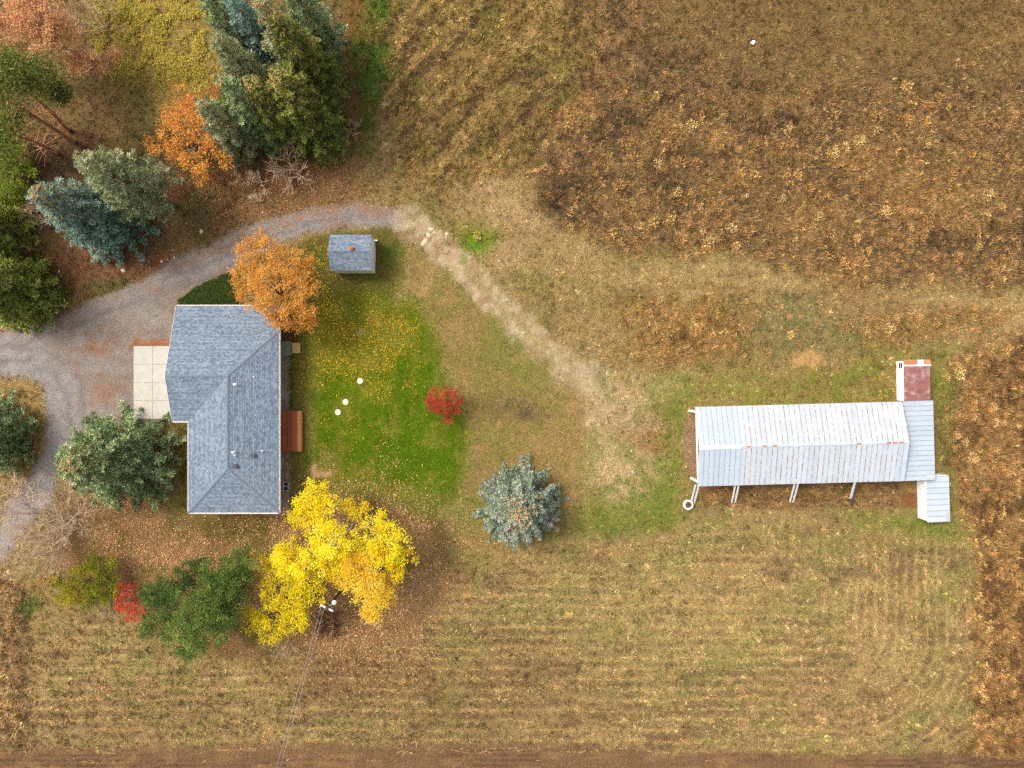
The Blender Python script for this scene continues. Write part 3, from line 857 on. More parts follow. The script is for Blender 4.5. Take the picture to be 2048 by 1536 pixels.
# deck with its boards
dk0 = W(561, 822, 0.42); dk1 = W(605, 903, 0.42)
deck = thing('deck', 'low reddish-brown timber deck at the back door of the house', 'deck', ((-22.48 + dk1[0]) / 2, (dk0[1] + dk1[1]) / 2, 0))
cx0, cy0 = deck.location.x, deck.location.y
xa, xb = -22.46 - cx0, dk1[0] - cx0; yl = dk0[1] - dk1[1]
nb = 13; bw = (xb - xa) / nb
for i in range(nb):
    bm_ = M['deck_new'] if i in (10, 11) else M['deck']
    MB().box((0, 0, 0), (bw - .014, yl, .04)).build('deck_board', bm_, deck, (xa + bw * (i + .5), 0, 0.40 + (i % 3) * .002))
fr = MB(); fr.box(((xa + xb) / 2, yl / 2 - .05, .27), (xb - xa - .06, .05, .20)); fr.box(((xa + xb) / 2, -yl / 2 + .05, .27), (xb - xa - .06, .05, .20)); fr.box((xb - .06, 0, .27), (.05, yl - .2, .20)); fr.build('joist_frame', M['deck'], deck)
for (px_, py_) in ((xb - .15, yl / 2 - .2), (xb - .15, -yl / 2 + .2), (xa + .3, yl / 2 - .2), (xa + .3, -yl / 2 + .2)):
    MB().box((px_, py_, .02), (.1, .1, .36)).build('post', M['deck'], deck)
# boxes by the wall
p = W(571, 697, 0.5)
gb = thing('bulkhead_box', 'grey-green flat-topped hatch box against the house wall', 'box', (p[0] - .05, p[1], 0))
MB().box((0, 0, .22), (1.05, 1.32, .44)).build('body', solid('green_paint', lin(120, 128, 104), .7, .2, .12, 5.0), gb)
MB().box((0, 0, .475), (1.12, 1.4, .06)).build('lid', solid('green_lid', lin(126, 134, 112), .7, .2, .12, 5.0), gb)
p = W(591, 696, 0.35)
tb = thing('storage_box', 'small tan square-lidded box beside the grey-green hatch box', 'box', (p[0] + .03, p[1], 0))
tan = solid('tan_plastic', lin(196, 168, 104), .65, .2, .12, 5.0)
MB().box((0, 0, .13), (.74, .94, .28)).build('body', tan, tb)
lid = MB(); lid.slab([(-.40, -.5, .33), (.40 - .1, -.5, .33), (.40, -.4, .33), (.40, .4, .33), (.30, .5, .33), (-.40, .5, .33)], .055); lid.build('lid', tan, tb)
p = W(570, 973, 0.1)
ww = thing('window_well', 'small white-framed window well at the foot of the house wall', 'window well', (p[0], p[1], 0))
MB().box((.32, 0, .06), (.06, .9, .24)).box((0, .42, .06), (.58, .06, .24)).box((0, -.42, .06), (.58, .06, .24)).build('rim', M['grey'], ww)
MB().box((0, 0, .035), (.56, .76, .02)).build('cover', M['glass'], ww)
MB().box((-.18, 0, .07), (.05, .76, .05)).box((0, 0.02, .066), (.3, .05, .04)).build('frame', M['white'], ww)
# septic lids in the lawn
for (px, py, lb) in ((721, 762, 'pale round tank lid in the lawn, topmost of the three'), (691.5, 804, 'pale round tank lid in the lawn, middle of the three'), (676.5, 824.5, 'pale round tank lid in the lawn, lowest of the three')):
    p = W(px, py); m = MB().lathe((0, 0, 0), [(.30, -.05), (.30, .10), (.27, .135), (.05, .15)], 20); m.box((0.1, 0, .155), (.12, .03, .03))
    o = m.build('tank_lid', solid('lid_%d' % px, lin(190, 206, 172), .6, .2, .08, 6.0), None, (p[0], p[1], zg(p[0], p[1])))
    tag(o, lb, 'tank lid', 'tank lids in the lawn')

# ------------------------------------------------------------------ the garden shed
sx0, sx1, sy1, sy0 = -352 / PPM, -272 / PPM, 289 / PPM, 219.6 / PPM
scx, scy = (sx0 + sx1) / 2, (sy0 + sy1) / 2
shed = thing('garden_shed', 'small white shed with blue-grey shingled gable roof by the drive', 'shed', (scx, scy, 0))
hw, hd = (sx1 - sx0) / 2, (sy1 - sy0) / 2
zs, zp = 2.35, 3.2
sroof = obj('roof', roof_mesh('shed_roof', [[(-hw, hd, zs), (-hw, 0, zp), (hw, 0, zp), (hw, hd, zs)], [(-hw, 0, zp), (-hw, -hd, zs), (hw, -hd, zs), (hw, 0, zp)]], .07, [M['shingle'], M['trim']]), shed)
cap_run((-hw, 0, zp), (hw, 0, zp), .24).build('ridge_cap', M['ridge'], sroof)
bh, bd = hw - .10, hd - .10
def gabled(m, bx, by, z1, z2, mi=0):
    vs = [(-bx, -by, -.1), (bx, -by, -.1), (bx, by, -.1), (-bx, by, -.1), (-bx, -by, z1), (bx, -by, z1), (bx, by, z1), (-bx, by, z1), (-bx, 0, z2), (bx, 0, z2)]
    m.add(vs, [(3, 2, 1, 0), (0, 1, 5, 4), (2, 3, 7, 6), (1, 2, 6, 9, 5), (3, 0, 4, 8, 7), (4, 5, 9, 8), (6, 7, 8, 9)], mi)
m = MB(); gabled(m, bh, bd, zs - .06 + .10 * (zp - zs) / hd - .04, zp - .11); wl = m.build('wall', [M['white']], shed)
sid = MB()
for k in range(14):
    sid.box((0, -bd - .012, .08 + k * .16), (2 * bh, .02, .15))
sid.build('siding', M['cream'], shed)
sid = MB()
for k in range(13):
    sid.box((bh + .012, 0, .08 + k * .16), (.02, 2 * bd - .02, .15))
sid.build('siding', M['white'], shed)
dr_ = MB().box((bh + .05, .25, 1.0), (.05, 1.5, 1.9)).build('door', M['white'], shed)
MB().box((bh + .09, -.35, 1.0), (.04, .05, .16)).build('handle', M['dark'], dr_)
p = W(703, 497, 3.25)
MB().lathe((p[0] - scx, p[1] - scy, zp - .1), [(.16, 0), (.16, .2), (.22, .22), (.22, .3), (.06, .4)], 10).build('roof_vent', M['rust'], sroof)
win(shed, -bh - .03, 0, 1.5, .7, .6, 'x')
p = W(749, 482); o = MB().box((0, 0, .15), (.45, .12, .3)).build('white_block', M['white'], None, (p[0] + .1, p[1], 0)); tag(o, 'little white block at the corner of the garden shed', 'block')

# ------------------------------------------------------------------ the barn
BX, BY, BA = 27.01, -5.63, math.radians(1.5)
BL, BWd = 9.72, 3.71                      # half length, half width
ze_b, zr_b = 2.75, 3.85
barn = thing('barn', 'long barn with white metal roof and rusty seams', 'barn', (BX, BY, 0), BA)
ph = 2 * BL / 40.0
def panel_mesh(name, sgn, new, seed):
    """one roofing sheet from eave to ridge; local x across the sheet, y from ridge (0) outwards"""
    rd = random.Random(seed); m = MB()
    def pt(x, t, dz=0): return (x, sgn * t * (BWd + .02), zr_b - (zr_b - ze_b) * t + dz)
    w = ph / 2 - .004
    k = [pt(-w, 0), pt(w, 0), pt(w, 1), pt(-w, 1)]
    if sgn > 0: k = k[::-1]
    if sgn > 0: k = [pt(-w, 1), pt(-w, 0), pt(w, 0), pt(w, 1)]
    else: k = [pt(-w, 0), pt(-w, 1), pt(w, 1), pt(w, 0)]
    m.slab(k, .012, 0)
    n = 6
    for (x, ww_, hh, mi) in ((-ph * .25, .03, .016, 0), (0, .03, .016, 0), (ph * .25, .03, .016, 0)):
        m.bar(pt(x, .01, .006), pt(x, .995, .006), ww_, hh, mi)
    # lapped seam with a crooked, rusty edge
    wid = .04 if new else .045
    for q in range(n):
        t0, t1 = q / n, (q + 1) / n
        jx = (rd.random() - .5) * (.006 if new else .02)
        m.bar(pt(w - .004 + jx, t0 + .002, .014), pt(w - .004 + jx, t1 - .001, .014), wid * (1 if new else rd.uniform(.7, 1.25)), .028, 1)
    return m.mesh(name, [M['tin_new'], M['new_rib']] if new else [M['tin'], M['rust_rib']])
pn = {s: panel_mesh('roof_panel_new', s, True, 1) for s in (1, -1)}
po = {s: [panel_mesh('roof_panel_old', s, False, 10 + i) for i in range(4)] for s in (1, -1)}
for s in (1, -1):
    for i in range(40):
        u = -BL + ph * (i + .5)
        new = i < 8 or (s < 0 and i >= 38)
        o = obj('roof_panel', pn[s] if new else po[s][(i * 7 + (s > 0)) % 4], barn, (u, 0, (0.004 if new else 0)))
# ridge caps
def capmesh(name, L, w, mat, sl=0.15):
    m = MB(); z = zr_b + .035
    vs = [(-L / 2, -w, z - w * sl * 2), (L / 2, -w, z - w * sl * 2), (L / 2, 0, z), (-L / 2, 0, z), (L / 2, w, z - w * sl * 2), (-L / 2, w, z - w * sl * 2)]
    lo = [(a, b, c - .012) for (a, b, c) in vs]
    m.add(vs + lo, [(0, 1, 2, 3), (3, 2, 4, 5), (7, 6, 9, 8), (8, 9, 11, 10), (0, 6, 7, 1), (5, 4, 10, 11), (0, 3, 9, 6), (3, 5, 11, 9), (1, 7, 8, 2), (2, 8, 10, 4)])
    return m.mesh(name, mat)
obj('ridge_cap', capmesh('ridge_cap_new', 8 * ph, .17, M['white']), barn, (-BL + 4 * ph, 0, .02))
co = capmesh('ridge_cap_old', 2 * ph * .99, .14, M['tin'])
for i in range(16):
    obj('ridge_cap', co, barn, (-BL + ph * (8 + 2 * i + 1), 0, 0))
cr = capmesh('ridge_patch', .40, .07, M['rust'])
for u in (9.4, 12.4, 14.4, 30.4, 36, 37.2, 38.4):
    obj('rust_patch', cr, barn, (-BL + ph * u, 0, .035))
# walls: the west end stands open
m = MB()
wi = .18
m.box((0.3, BWd - wi, (ze_b - .1) / 2 - .05), (2 * BL - 1.0, .12, ze_b)); m.box((0.3, -BWd + wi, (ze_b - .1) / 2 - .05), (2 * BL - 1.0, .12, ze_b))
m.build('side_wall', M['white'], barn)
m = MB(); yb = BWd - .3
m.add([(BL - .2, -yb, -.1), (BL - .2, yb, -.1), (BL - .2, yb, ze_b - .05), (BL - .2, 0, zr_b - .1), (BL - .2, -yb, ze_b - .05), (BL - .05, -yb, -.1), (BL - .05, yb, -.1), (BL - .05, yb, ze_b - .05), (BL - .05, 0, zr_b - .1), (BL - .05, -yb, ze_b - .05)],
      [(4, 3, 2, 1, 0), (5, 6, 7, 8, 9), (0, 1, 6, 5), (2, 3, 8, 7), (3, 4, 9, 8), (1, 2, 7, 6), (4, 0, 5, 9)])
m.build('end_wall', M['white'], barn)
for s in (1, -1):
    q = MB().box((0, 0, ze_b / 2 - .1), (.22, .22, ze_b)); q.build('corner_post', M['white'], barn, (-BL + .12, s * (BWd - .42), 0))
MB().bar((-BL + .12, -BWd + .3, ze_b - .16), (-BL + .12, BWd - .3, ze_b - .16), .12, .2).build('header_beam', M['white'], barn)
for u in (-6.0, -2.0, 2.0, 6.0):
    MB().bar((u, -BWd + .3, ze_b - .12), (u, BWd - .3, ze_b - .12), .1, .18).build('tie_beam', M['pole'], barn)
# raking braces along the south wall
def brace(u_top, u_foot, one=False):
    t = MB(); dv = 2.0
    offs = (0,) if one else (-.17, .17)
    for k in offs:
        t.bar((u_top + k, -BWd + .1, ze_b - .25), (u_foot + k, -BWd - dv, .02), .17 if not one else .22, .10)
    o = t.build('raking_brace', M['white'], barn)
    return o
def local(px, py, z=0):
    p = W(px, py, z); dx, dy = p[0] - BX, p[1] - BY
    return dx * math.cos(-BA) - dy * math.sin(-BA), dx * math.sin(-BA) + dy * math.cos(-BA)
for (tx, ty, fx, fy, one) in ((1394, 968, 1385, 1006, 0), (1474, 972, 1467, 1005, 0), (1593, 970, 1583, 1004, 0), (1710, 968, 1701, 998, 1)):
    ut, _ = local(tx, ty, ze_b - .25); uf, vf = local(fx, fy)
    t = MB()
    for k in ((0,) if one else (-.16, .16)):
        t.bar((ut + k, -BWd + .05, ze_b - .2), (uf + k, vf, .0), .13 if not one else .2, .10)
    t.build('raking_brace', M['white'], barn)
    if one:
        MB().box((uf, vf - .1, .12), (.55, .3, .24)).build('brace_footing', M['dark'], barn)
# east lean-to
lean = thing('lean_to', 'pale blue metal lean-to roof on the far end of the barn', 'lean-to', (BX, BY, 0), BA)
lx0, lx1 = BL - .06, BL + 3.22; lz0, lz1 = 2.62, 2.2
nl = 16; pw = 2 * (BWd + .05) / nl
lm = MB()
k = [(lx0, -pw / 2 + .004, lz0), (lx1, -pw / 2 + .004, lz1), (lx1, pw / 2 - .004, lz1), (lx0, pw / 2 - .004, lz0)]
lm.slab(k, .012, 0)
for yy in (-pw * .2, pw * .15): lm.bar((lx0, yy, lz0 + .005), (lx1, yy, lz1 + .005), .03, .014, 0)
lm.bar((lx0, pw / 2 - .02, lz0 + .012), (lx1, pw / 2 - .02, lz1 + .012), .045, .03, 1)
lm = lm.mesh('lean_to_panel', [M['tin_new'], M['new_rib']])
for i in range(nl):
    obj('roof_panel', lm, lean, (0, -BWd - .05 + pw * (i + .5), 0))
m = MB(); m.box((lx1 - .2, 0, lz1 / 2 - .1), (.1, 2 * BWd - .5, lz1)); m.box(((lx0 + lx1) / 2 + .1, BWd - .3, 1.1), (lx1 - lx0 - .6, .1, 2.4)); m.box(((lx0 + lx1) / 2 + .1, -BWd + .3, 1.1), (lx1 - lx0 - .6, .1, 2.4))
m.build('wall', M['white'], lean)
# low red-roofed coop, north side
def R_(px, k): return px / k
c0x, c1x = 769 / PPM, 818 / PPM; c_n, c_s = 46.5 / PPM, -34.0 / PPM
coop = thing('red_roofed_coop', 'low white coop with faded red metal roof on the north side of the barn', 'coop', ((c0x + c1x) / 2, (c_n + c_s) / 2, 0), BA * .5)
cw, cl = (c1x - c0x) / 2, (c_n - c_s) / 2; cz0, cz1 = 1.38, 1.5
m = MB()
m.box((-cw + .06, 0, cz0 / 2 - .05), (.12, 2 * cl - .1, cz0)); m.box((cw - .1, 0, cz1 / 2 - .08), (.12, 2 * cl - .1, cz1)); m.box((0, cl - .12, .62), (2 * cw - .26, .12, 1.35)); m.box((0, -cl + .12, .62), (2 * cw - .26, .12, 1.35))
m.build('wall', M['white'], coop)
sg = MB()
for k_ in range(8): sg.box((-cw - .012, -.35, .09 + k_ * .165), (.02, 2 * cl - .9, .155))
sg.build('siding', M['white'], coop)
npn = 6; pl_ = (2 * cl - .5) / npn
for i in range(npn):
    m = MB(); y0 = -cl + pl_ * i; y1 = y0 + pl_ - .006
    m.slab([(-cw - .02, y0, cz0), (cw + .04, y0, cz1), (cw + .04, y1, cz1), (-cw - .02, y1, cz0)], .012)
    for q in range(3): m.bar((-cw - .02, y0 + pl_ * (q + .5) / 3, cz0 + .008), (cw + .04, y0 + pl_ * (q + .5) / 3, cz1 + .008), .03, .018)
    m.build('roof_sheet', M['red_tin'], coop)
y0, y1 = cl - .5, cl + .06
xs_ = [-cw - .06, cw * .05, cw * .55, cw + .08]
for i, mt in enumerate((M['rust'], M['tin'], M['rust'])):
    def zz(x): return cz0 + (cz1 - cz0) * (x + cw) / (2 * cw) + .03
    MB().slab([(xs_[i], y0, zz(xs_[i])), (xs_[i + 1] - .004, y0, zz(xs_[i + 1])), (xs_[i + 1] - .004, y1, zz(xs_[i + 1]) - .03), (xs_[i], y1, zz(xs_[i]) - .03)], .014).build('roof_sheet', mt, coop)
MB().bar((-cw - .06, y0, cz0 + .05), (cw + .08, y0, cz1 + .05), .12, .03).build('cap_strip', M['white'], coop)
f = MB().box((-cw - .03, cl - .75, .85), (.05, .06, .75)).box((-cw - .03, cl - .2, .85), (.05, .06, .75)).box((-cw - .03, cl - .475, 1.2), (.05, .5, .06)).box((-cw - .03, cl - .475, .5), (.05, .5, .06)).box((-cw - .03, cl - .475, .85), (.04, .5, .03)).build('window', M['white'], coop)
MB().box((-cw - .02, cl - .475, .85), (.03, .5, .66)).build('pane', M['glass'], f)
# low white coop, south side
d0x, d1x = 811 / PPM, 856 / PPM; d_n, d_s = -178 / PPM, -268 / PPM
coop2 = thing('white_roofed_coop', 'low white coop with pale metal roof at the south corner of the barn', 'coop', ((d0x + d1x) / 2, (d_n + d_s) / 2, 0), BA)
dw, dl = (d1x - d0x) / 2, (d_n - d_s) / 2; dz0, dz1 = 1.6, 1.45
m = MB(); m.box((-dw + .06, 0, dz0 / 2 - .05), (.12, 2 * dl - .1, dz0)); m.box((dw - .1, 0, dz1 / 2 - .08), (.12, 2 * dl - .1, dz1)); m.box((0, dl - .12, .66), (2 * dw - .26, .12, 1.4)); m.box((0, -dl + .12, .66), (2 * dw - .26, .12, 1.4))
m.build('wall', M['white'], coop2)
for k_ in range(9):
    MB().box((-dw - .014, -.02, .09 + k_ * .165), (.024, 2 * dl - .12, .155)).build('siding_board', M['white'], coop2)
nq = 8; qw = 2 * dl / nq
for i in range(nq):
    m = MB(); y0 = -dl - .1 + qw * i; y1 = y0 + qw - .005
    m.slab([(-dw - .02, y0, dz0), (dw + .06, y0, dz1), (dw + .06, y1, dz1), (-dw - .02, y1, dz0)], .012, 0)
    m.bar((-dw - .02, y1 - .02, dz0 + .01), (dw + .06, y1 - .02, dz1 + .01), .04, .026, 1)
    m.build('roof_panel', [M['tin_new'] if i > 2 else M['tin'], M['new_rib']], coop2)
MB().slab([(dw - .32, -dl + .05, dz1 + .075), (dw + .05, -dl + .05, dz1 + .045), (dw + .05, -dl + .75, dz1 + .045), (dw - .32, -dl + .75, dz1 + .075)], .012).build('patch_sheet', M['grey'], coop2)
# concrete ring with weeds in it
p = W(1377, 1010, 0.4)
ring = thing('concrete_ring', 'white concrete ring planter by the barn corner', 'planter', (p[0], p[1], 0))
MB().lathe((0, 0, 0), [(.46, -.05), (.47, .42), (.45, .45), (.34, .45), (.32, .42), (.32, .05)], 28, cap=False).build('ring', M['white'], ring)
MB().lathe((0, 0, 0), [(.33, .16), (.2, .2), (.02, .21)], 16).build('soil', M['soil'], ring)
# small boards and scraps lying about
p = W(1781, 717); o = MB().bar((-.22, -.1, .06), (.22, .1, .06), .2, .05).bar((-.1, .15, .1), (.28, .02, .1), .1, .04).build('board_scrap', M['deck_new'], None, (p[0], p[1], zg(p[0], p[1]))); tag(o, 'two short wooden boards lying near the red-roofed coop', 'boards')
p = W(1504, 87); o = MB().slab([(-.28, -.06, .32), (.05, -.22, .30), (.26, 0, .34), (.02, .2, .36)], .02).slab([(-.1, -.02, .40), (.16, -.08, .38), (.2, .12, .44), (-.04, .12, .42)], .02).build('white_scrap', M['white'], None, (p[0], p[1], zg(p[0], p[1]) - .05)); tag(o, 'crumpled white scrap lying alone in the brown field', 'scrap')

# ------------------------------------------------------------------ utility pole, lamp and wires
pb = W(692, 1170); ptop = 7.6
pole = thing('utility_pole', 'wooden utility pole with white crossarm among the yellow trees', 'utility pole', (pb[0], pb[1], 0))
MB().lathe((0, 0, -.3), [(.16, 0), (.15, 3), (.12, ptop + .3), (.03, ptop + .34)], 12).build('post', M['pole'], pole)
ca = W(643, 1208, 7.3); cb = W(665, 1219, 7.3); cmid = (ca + cb) / 2
dirc = (cb - ca)[:2]; dirc = dirc / np.linalg.norm(dirc)
top_xy = np.array([0.0, 0.0])
ea = top_xy - dirc * .62; eb = top_xy + dirc * .62
MB().bar((ea[0], ea[1], 7.3), (eb[0], eb[1], 7.3), .12, .12).build('crossarm', M['white'], pole)
for s in (-.5, -.2, .5):
    MB().lathe((dirc[0] * s, dirc[1] * s, 7.36), [(.035, 0), (.06, .06), (.06, .1), (.03, .16)], 8).build('insulator', M['white'], pole)
lm_ = MB(); lm_.bar((0, 0, 6.9), (.52, .36, 7.05), .05, .05); lm_.build('lamp_arm', M['grey'], pole)
MB().lathe((.56, .39, 6.9), [(.13, 0), (.2, .06), (.2, .12), (.1, .22), (.03, .26)], 14).build('lamp_head', M['white'], pole)
wd = np.array(W(563, 1536, 6.6)[:2]) - pb[:2]; wd = wd / np.linalg.norm(wd)
for s, lb in ((-.5, 'thin overhead wire from the outer end of the pole crossarm'), (-.2, 'thin overhead wire from beside the pole top')):
    pts = []
    a = np.array([pb[0] + dirc[0] * s, pb[1] + dirc[1] * s, 7.5])
    for i in range(25):
        t = i / 24.0
        pts.append(a + np.array([wd[0] * 60 * t, wd[1] * 60 * t, -1.6 * 4 * t * (1 - t)]))
    m = MB()
    for q, r in zip(pts[:-1], pts[1:]): m.bar(q, r, .013, .013)
    o = m.build('overhead_wire', M['grey'], None); tag(o, lb, 'wire', 'wires from the utility pole')
# ------------------------------------------------------------------ trees and shrubs
def unit(a):
    return a / (np.linalg.norm(a, axis=-1, keepdims=True) + 1e-9)

def kites(P, D, L, Wd, rg, up=None):
    """n leaf-shaped faces: base P, direction D, length L, width Wd"""
    n = len(P)
    D = unit(D)
    R = rg.normal(size=(n, 3)) * 0.55
    if up is not None: R = R + up
    S = unit(np.cross(D, R))
    L = np.broadcast_to(np.asarray(L, float), (n,))[:, None]; Wd = np.broadcast_to(np.asarray(Wd, float), (n,))[:, None]
    mid = P + D * L * 0.5
    V = np.stack([P, mid + S * Wd / 2, P + D * L, mid - S * Wd / 2], 1).reshape(-1, 3)
    F = np.arange(4 * n).reshape(n, 4)
    return V, F

class Tubes:
    def __init__(s): s.V = []; s.F = []; s.n = 0
    def add(s, pts, r0, r1, sides=4):
        pts = np.asarray(pts, float); k = len(pts)
        d = np.gradient(pts, axis=0); d = unit(d)
        ref = np.where(np.abs(d[:, 2:3]) > .9, np.array([[1.0, 0, 0]]), np.array([[0, 0, 1.0]]))
        s1 = unit(np.cross(d, ref)); s2 = np.cross(s1, d)
        r = np.linspace(r0, r1, k)[:, None, None]
        a = np.linspace(0, 2 * math.pi, sides, endpoint=False)
        ring = pts[:, None, :] + r * (np.cos(a)[None, :, None] * s1[:, None, :] + np.sin(a)[None, :, None] * s2[:, None, :])
        i, j = np.meshgrid(np.arange(k - 1), np.arange(sides), indexing='ij')
        jn = (j + 1) % sides
        F = np.stack([i * sides + j, i * sides + jn, (i + 1) * sides + jn, (i + 1) * sides + j], -1).reshape(-1, 4) + s.n
        s.V.append(ring.reshape(-1, 3)); s.F.append(F); s.n += k * sides
    def build(s, name, mat, parent):
        return obj(name, mesh_np(name, np.concatenate(s.V), np.concatenate(s.F), mat, smooth=True), parent)

def pal_pick(pal, t, rg, jit=0.12):
    """palette interpolation by t in 0..1 with brightness and hue jitter"""
    pal = np.array(pal); k = len(pal) - 1
    x = np.clip(t, 0, .999) * k; i = x.astype(int); f = (x - i)[:, None]
    c = pal[i] * (1 - f) + pal[i + 1] * f
    c = c * np.exp(rg.normal(size=(len(t), 1)) * jit) * np.exp(rg.normal(size=(len(t), 3)) * jit * .35)
    return np.clip(c, 0.003, 0.95)

BLUE = [lin(54, 78, 70), lin(102, 132, 116), lin(150, 176, 156), lin(196, 210, 188)]
BLUEGREEN = [lin(58, 72, 42), lin(100, 120, 76), lin(146, 162, 114), lin(192, 200, 152)]
GREEN = [lin(60, 70, 26), lin(98, 110, 44), lin(138, 146, 66), lin(178, 176, 100)]
SAGE = [lin(70, 78, 50), lin(114, 124, 84), lin(156, 162, 120), lin(198, 196, 154)]
SILVER = [lin(84, 100, 86), lin(136, 154, 134), lin(182, 192, 168), lin(216, 218, 196)]
OLIVE = [lin(60, 66, 22), lin(94, 98, 34), lin(128, 126, 48)]

def spruce(label, px, py, h, r, z0, pal, seed, cones=0, name='spruce_tree', group=None, dens=1.0, step=0.60, droop=0.07, nl=(0.20, 0.34), bpow=0.8, nbr=(5, 5), tsp=0.42, lv=(.76, 1.12), lat=.85, gain=1.35):
    rg = np.random.default_rng(seed)
    b = W(px, py)
    zb = zg(b[0], b[1])
    t_ = thing(name, label, 'tree', (b[0], b[1], zb - .05), 0, group)
    P = []; D = []; L = []; T = []; brn = Tubes(); CP = []
    z = z0
    while z < h - .25:
        t = (z - z0) / (h - z0)
        Lb = r * (1 - t) ** bpow + .22
        nb = max(4, int(round(nbr[0] + nbr[1] * (1 - t) + rg.uniform(-1, 1))))
        a0 = rg.uniform(0, 6.28)
        for k in range(nb):
            if rg.random() < .06: continue
            a = a0 + 2 * math.pi * (k + rg.uniform(-.3, .3)) / nb
            Lk = Lb * rg.uniform(*lv)
            el = -.10 + .75 * t ** 1.3 + rg.uniform(-.08, .08)
            d2 = np.array([math.cos(a), math.sin(a)]); sd = np.array([-d2[1], d2[0]])
            zz0 = z + rg.uniform(-.15, .15)
            def bz(s): return zz0 + el * s - droop * s ** 1.6 + .05 * s ** 2 * (droop > .05)
            bb = rg.uniform(-.16, .16)              # this branch a little paler or darker
            if Lk > .8:
                sp = np.linspace(0.05, .92, 4) * Lk
                brn.add(np.stack([d2[0] * sp, d2[1] * sp, bz(sp)], 1), .012 + .012 * Lk, .006, 3)
            # tufts of needles along the branch, thickest towards its end
            nt_ = max(2, int(Lk / tsp * dens * 1.9))
            ss = (rg.uniform(.16 if Lk > 1 else .05, 1.02, nt_) ** .62) * Lk
            wl = np.clip(.30 * (Lk - ss) + .14, .08, .62) * lat * rg.uniform(-1, 1, nt_)
            tc = np.stack([d2[0] * ss + sd[0] * wl, d2[1] * ss + sd[1] * wl, bz(ss) - .12 * np.abs(wl) + rg.normal(size=nt_) * .05], 1)
            ts = rg.uniform(.8, 1.2, nt_) * (0.72 + .28 * min(1, Lk / 2))
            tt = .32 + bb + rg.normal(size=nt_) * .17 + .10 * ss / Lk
            kq = 18
            dv = unit(rg.normal(size=(nt_, kq, 3)) * np.array([1, 1, .6]) + np.array([d2[0] * .75, d2[1] * .75, .55]))
            ln = rg.uniform(nl[0], nl[1], (nt_, kq)) * ts[:, None]
            P.append((tc[:, None, :] + dv * (ln * rg.uniform(.0, .45, (nt_, kq)))[..., None]).reshape(-1, 3)); D.append(dv.reshape(-1, 3)); L.append(ln.ravel())
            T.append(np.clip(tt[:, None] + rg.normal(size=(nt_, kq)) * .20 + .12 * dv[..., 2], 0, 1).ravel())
            if cones and t > .45 and rg.random() < cones * (.25 + t):
                m = rg.integers(4, 9) + int(10 * cones * max(0, t - .6))
                sc_ = rg.uniform(.55, 1.0, m) * Lk
                CP.append(np.stack([d2[0] * sc_ + rg.normal(size=m) * .08, d2[1] * sc_ + rg.normal(size=m) * .08, bz(sc_) + .20 + rg.normal(size=m) * .05], 1))
        z += step * (1 - .35 * t) * rg.uniform(.8, 1.2)
    # leader
    n = 26; P.append(np.stack([rg.normal(size=n) * .06, rg.normal(size=n) * .06, rg.uniform(h - .8, h, n)], 1)); D.append(np.stack([rg.normal(size=n), rg.normal(size=n), rg.uniform(.3, 1.2, n)], 1)); L.append(np.full(n, .24)); T.append(rg.uniform(.4, .8, n))
    P = np.concatenate(P); D = np.concatenate(D); L = np.concatenate(L); T = np.concatenate(T)
    V, F = kites(P, D, L, L * .24, rg, up=np.array([0, 0, .9]))
    c = np.repeat(np.clip(pal_pick(pal, T, rg) * gain, 0, .8), 4, 0)
    obj('crown', mesh_np('crown', V, F, M['needle'], c), t_)
    brn.add([(0, 0, -.3), (0.03, .02, h * .3), (0, .03, h * .7), (0, 0, h - .1)], .07 + .016 * h, .02, 8)
    brn.build('trunk', M['bark'], t_)
    if CP:
        CP = np.concatenate(CP); n = len(CP); vs = []; fs = []
        for k in range(n):
            p = CP[k]; q = p + np.array([rg.normal() * .05, rg.normal() * .05, -.19]); o_ = len(vs); w = .06
            md = (p + q) / 2
            vs += [p, md + (w, 0, 0), md + (0, w, 0), md - (w, 0, 0), md - (0, w, 0), q]
            fs += [(o_, o_ + 1, o_ + 2), (o_, o_ + 2, o_ + 3), (o_, o_ + 3, o_ + 4), (o_, o_ + 4, o_ + 1), (o_ + 5, o_ + 2, o_ + 1), (o_ + 5, o_ + 3, o_ + 2), (o_ + 5, o_ + 4, o_ + 3), (o_ + 5, o_ + 1, o_ + 4)]
        co_ = obj('cones', mesh_np('cones', np.array(vs), np.array(fs), M['cone']), t_); co_['kind'] = 'stuff'
    return t_

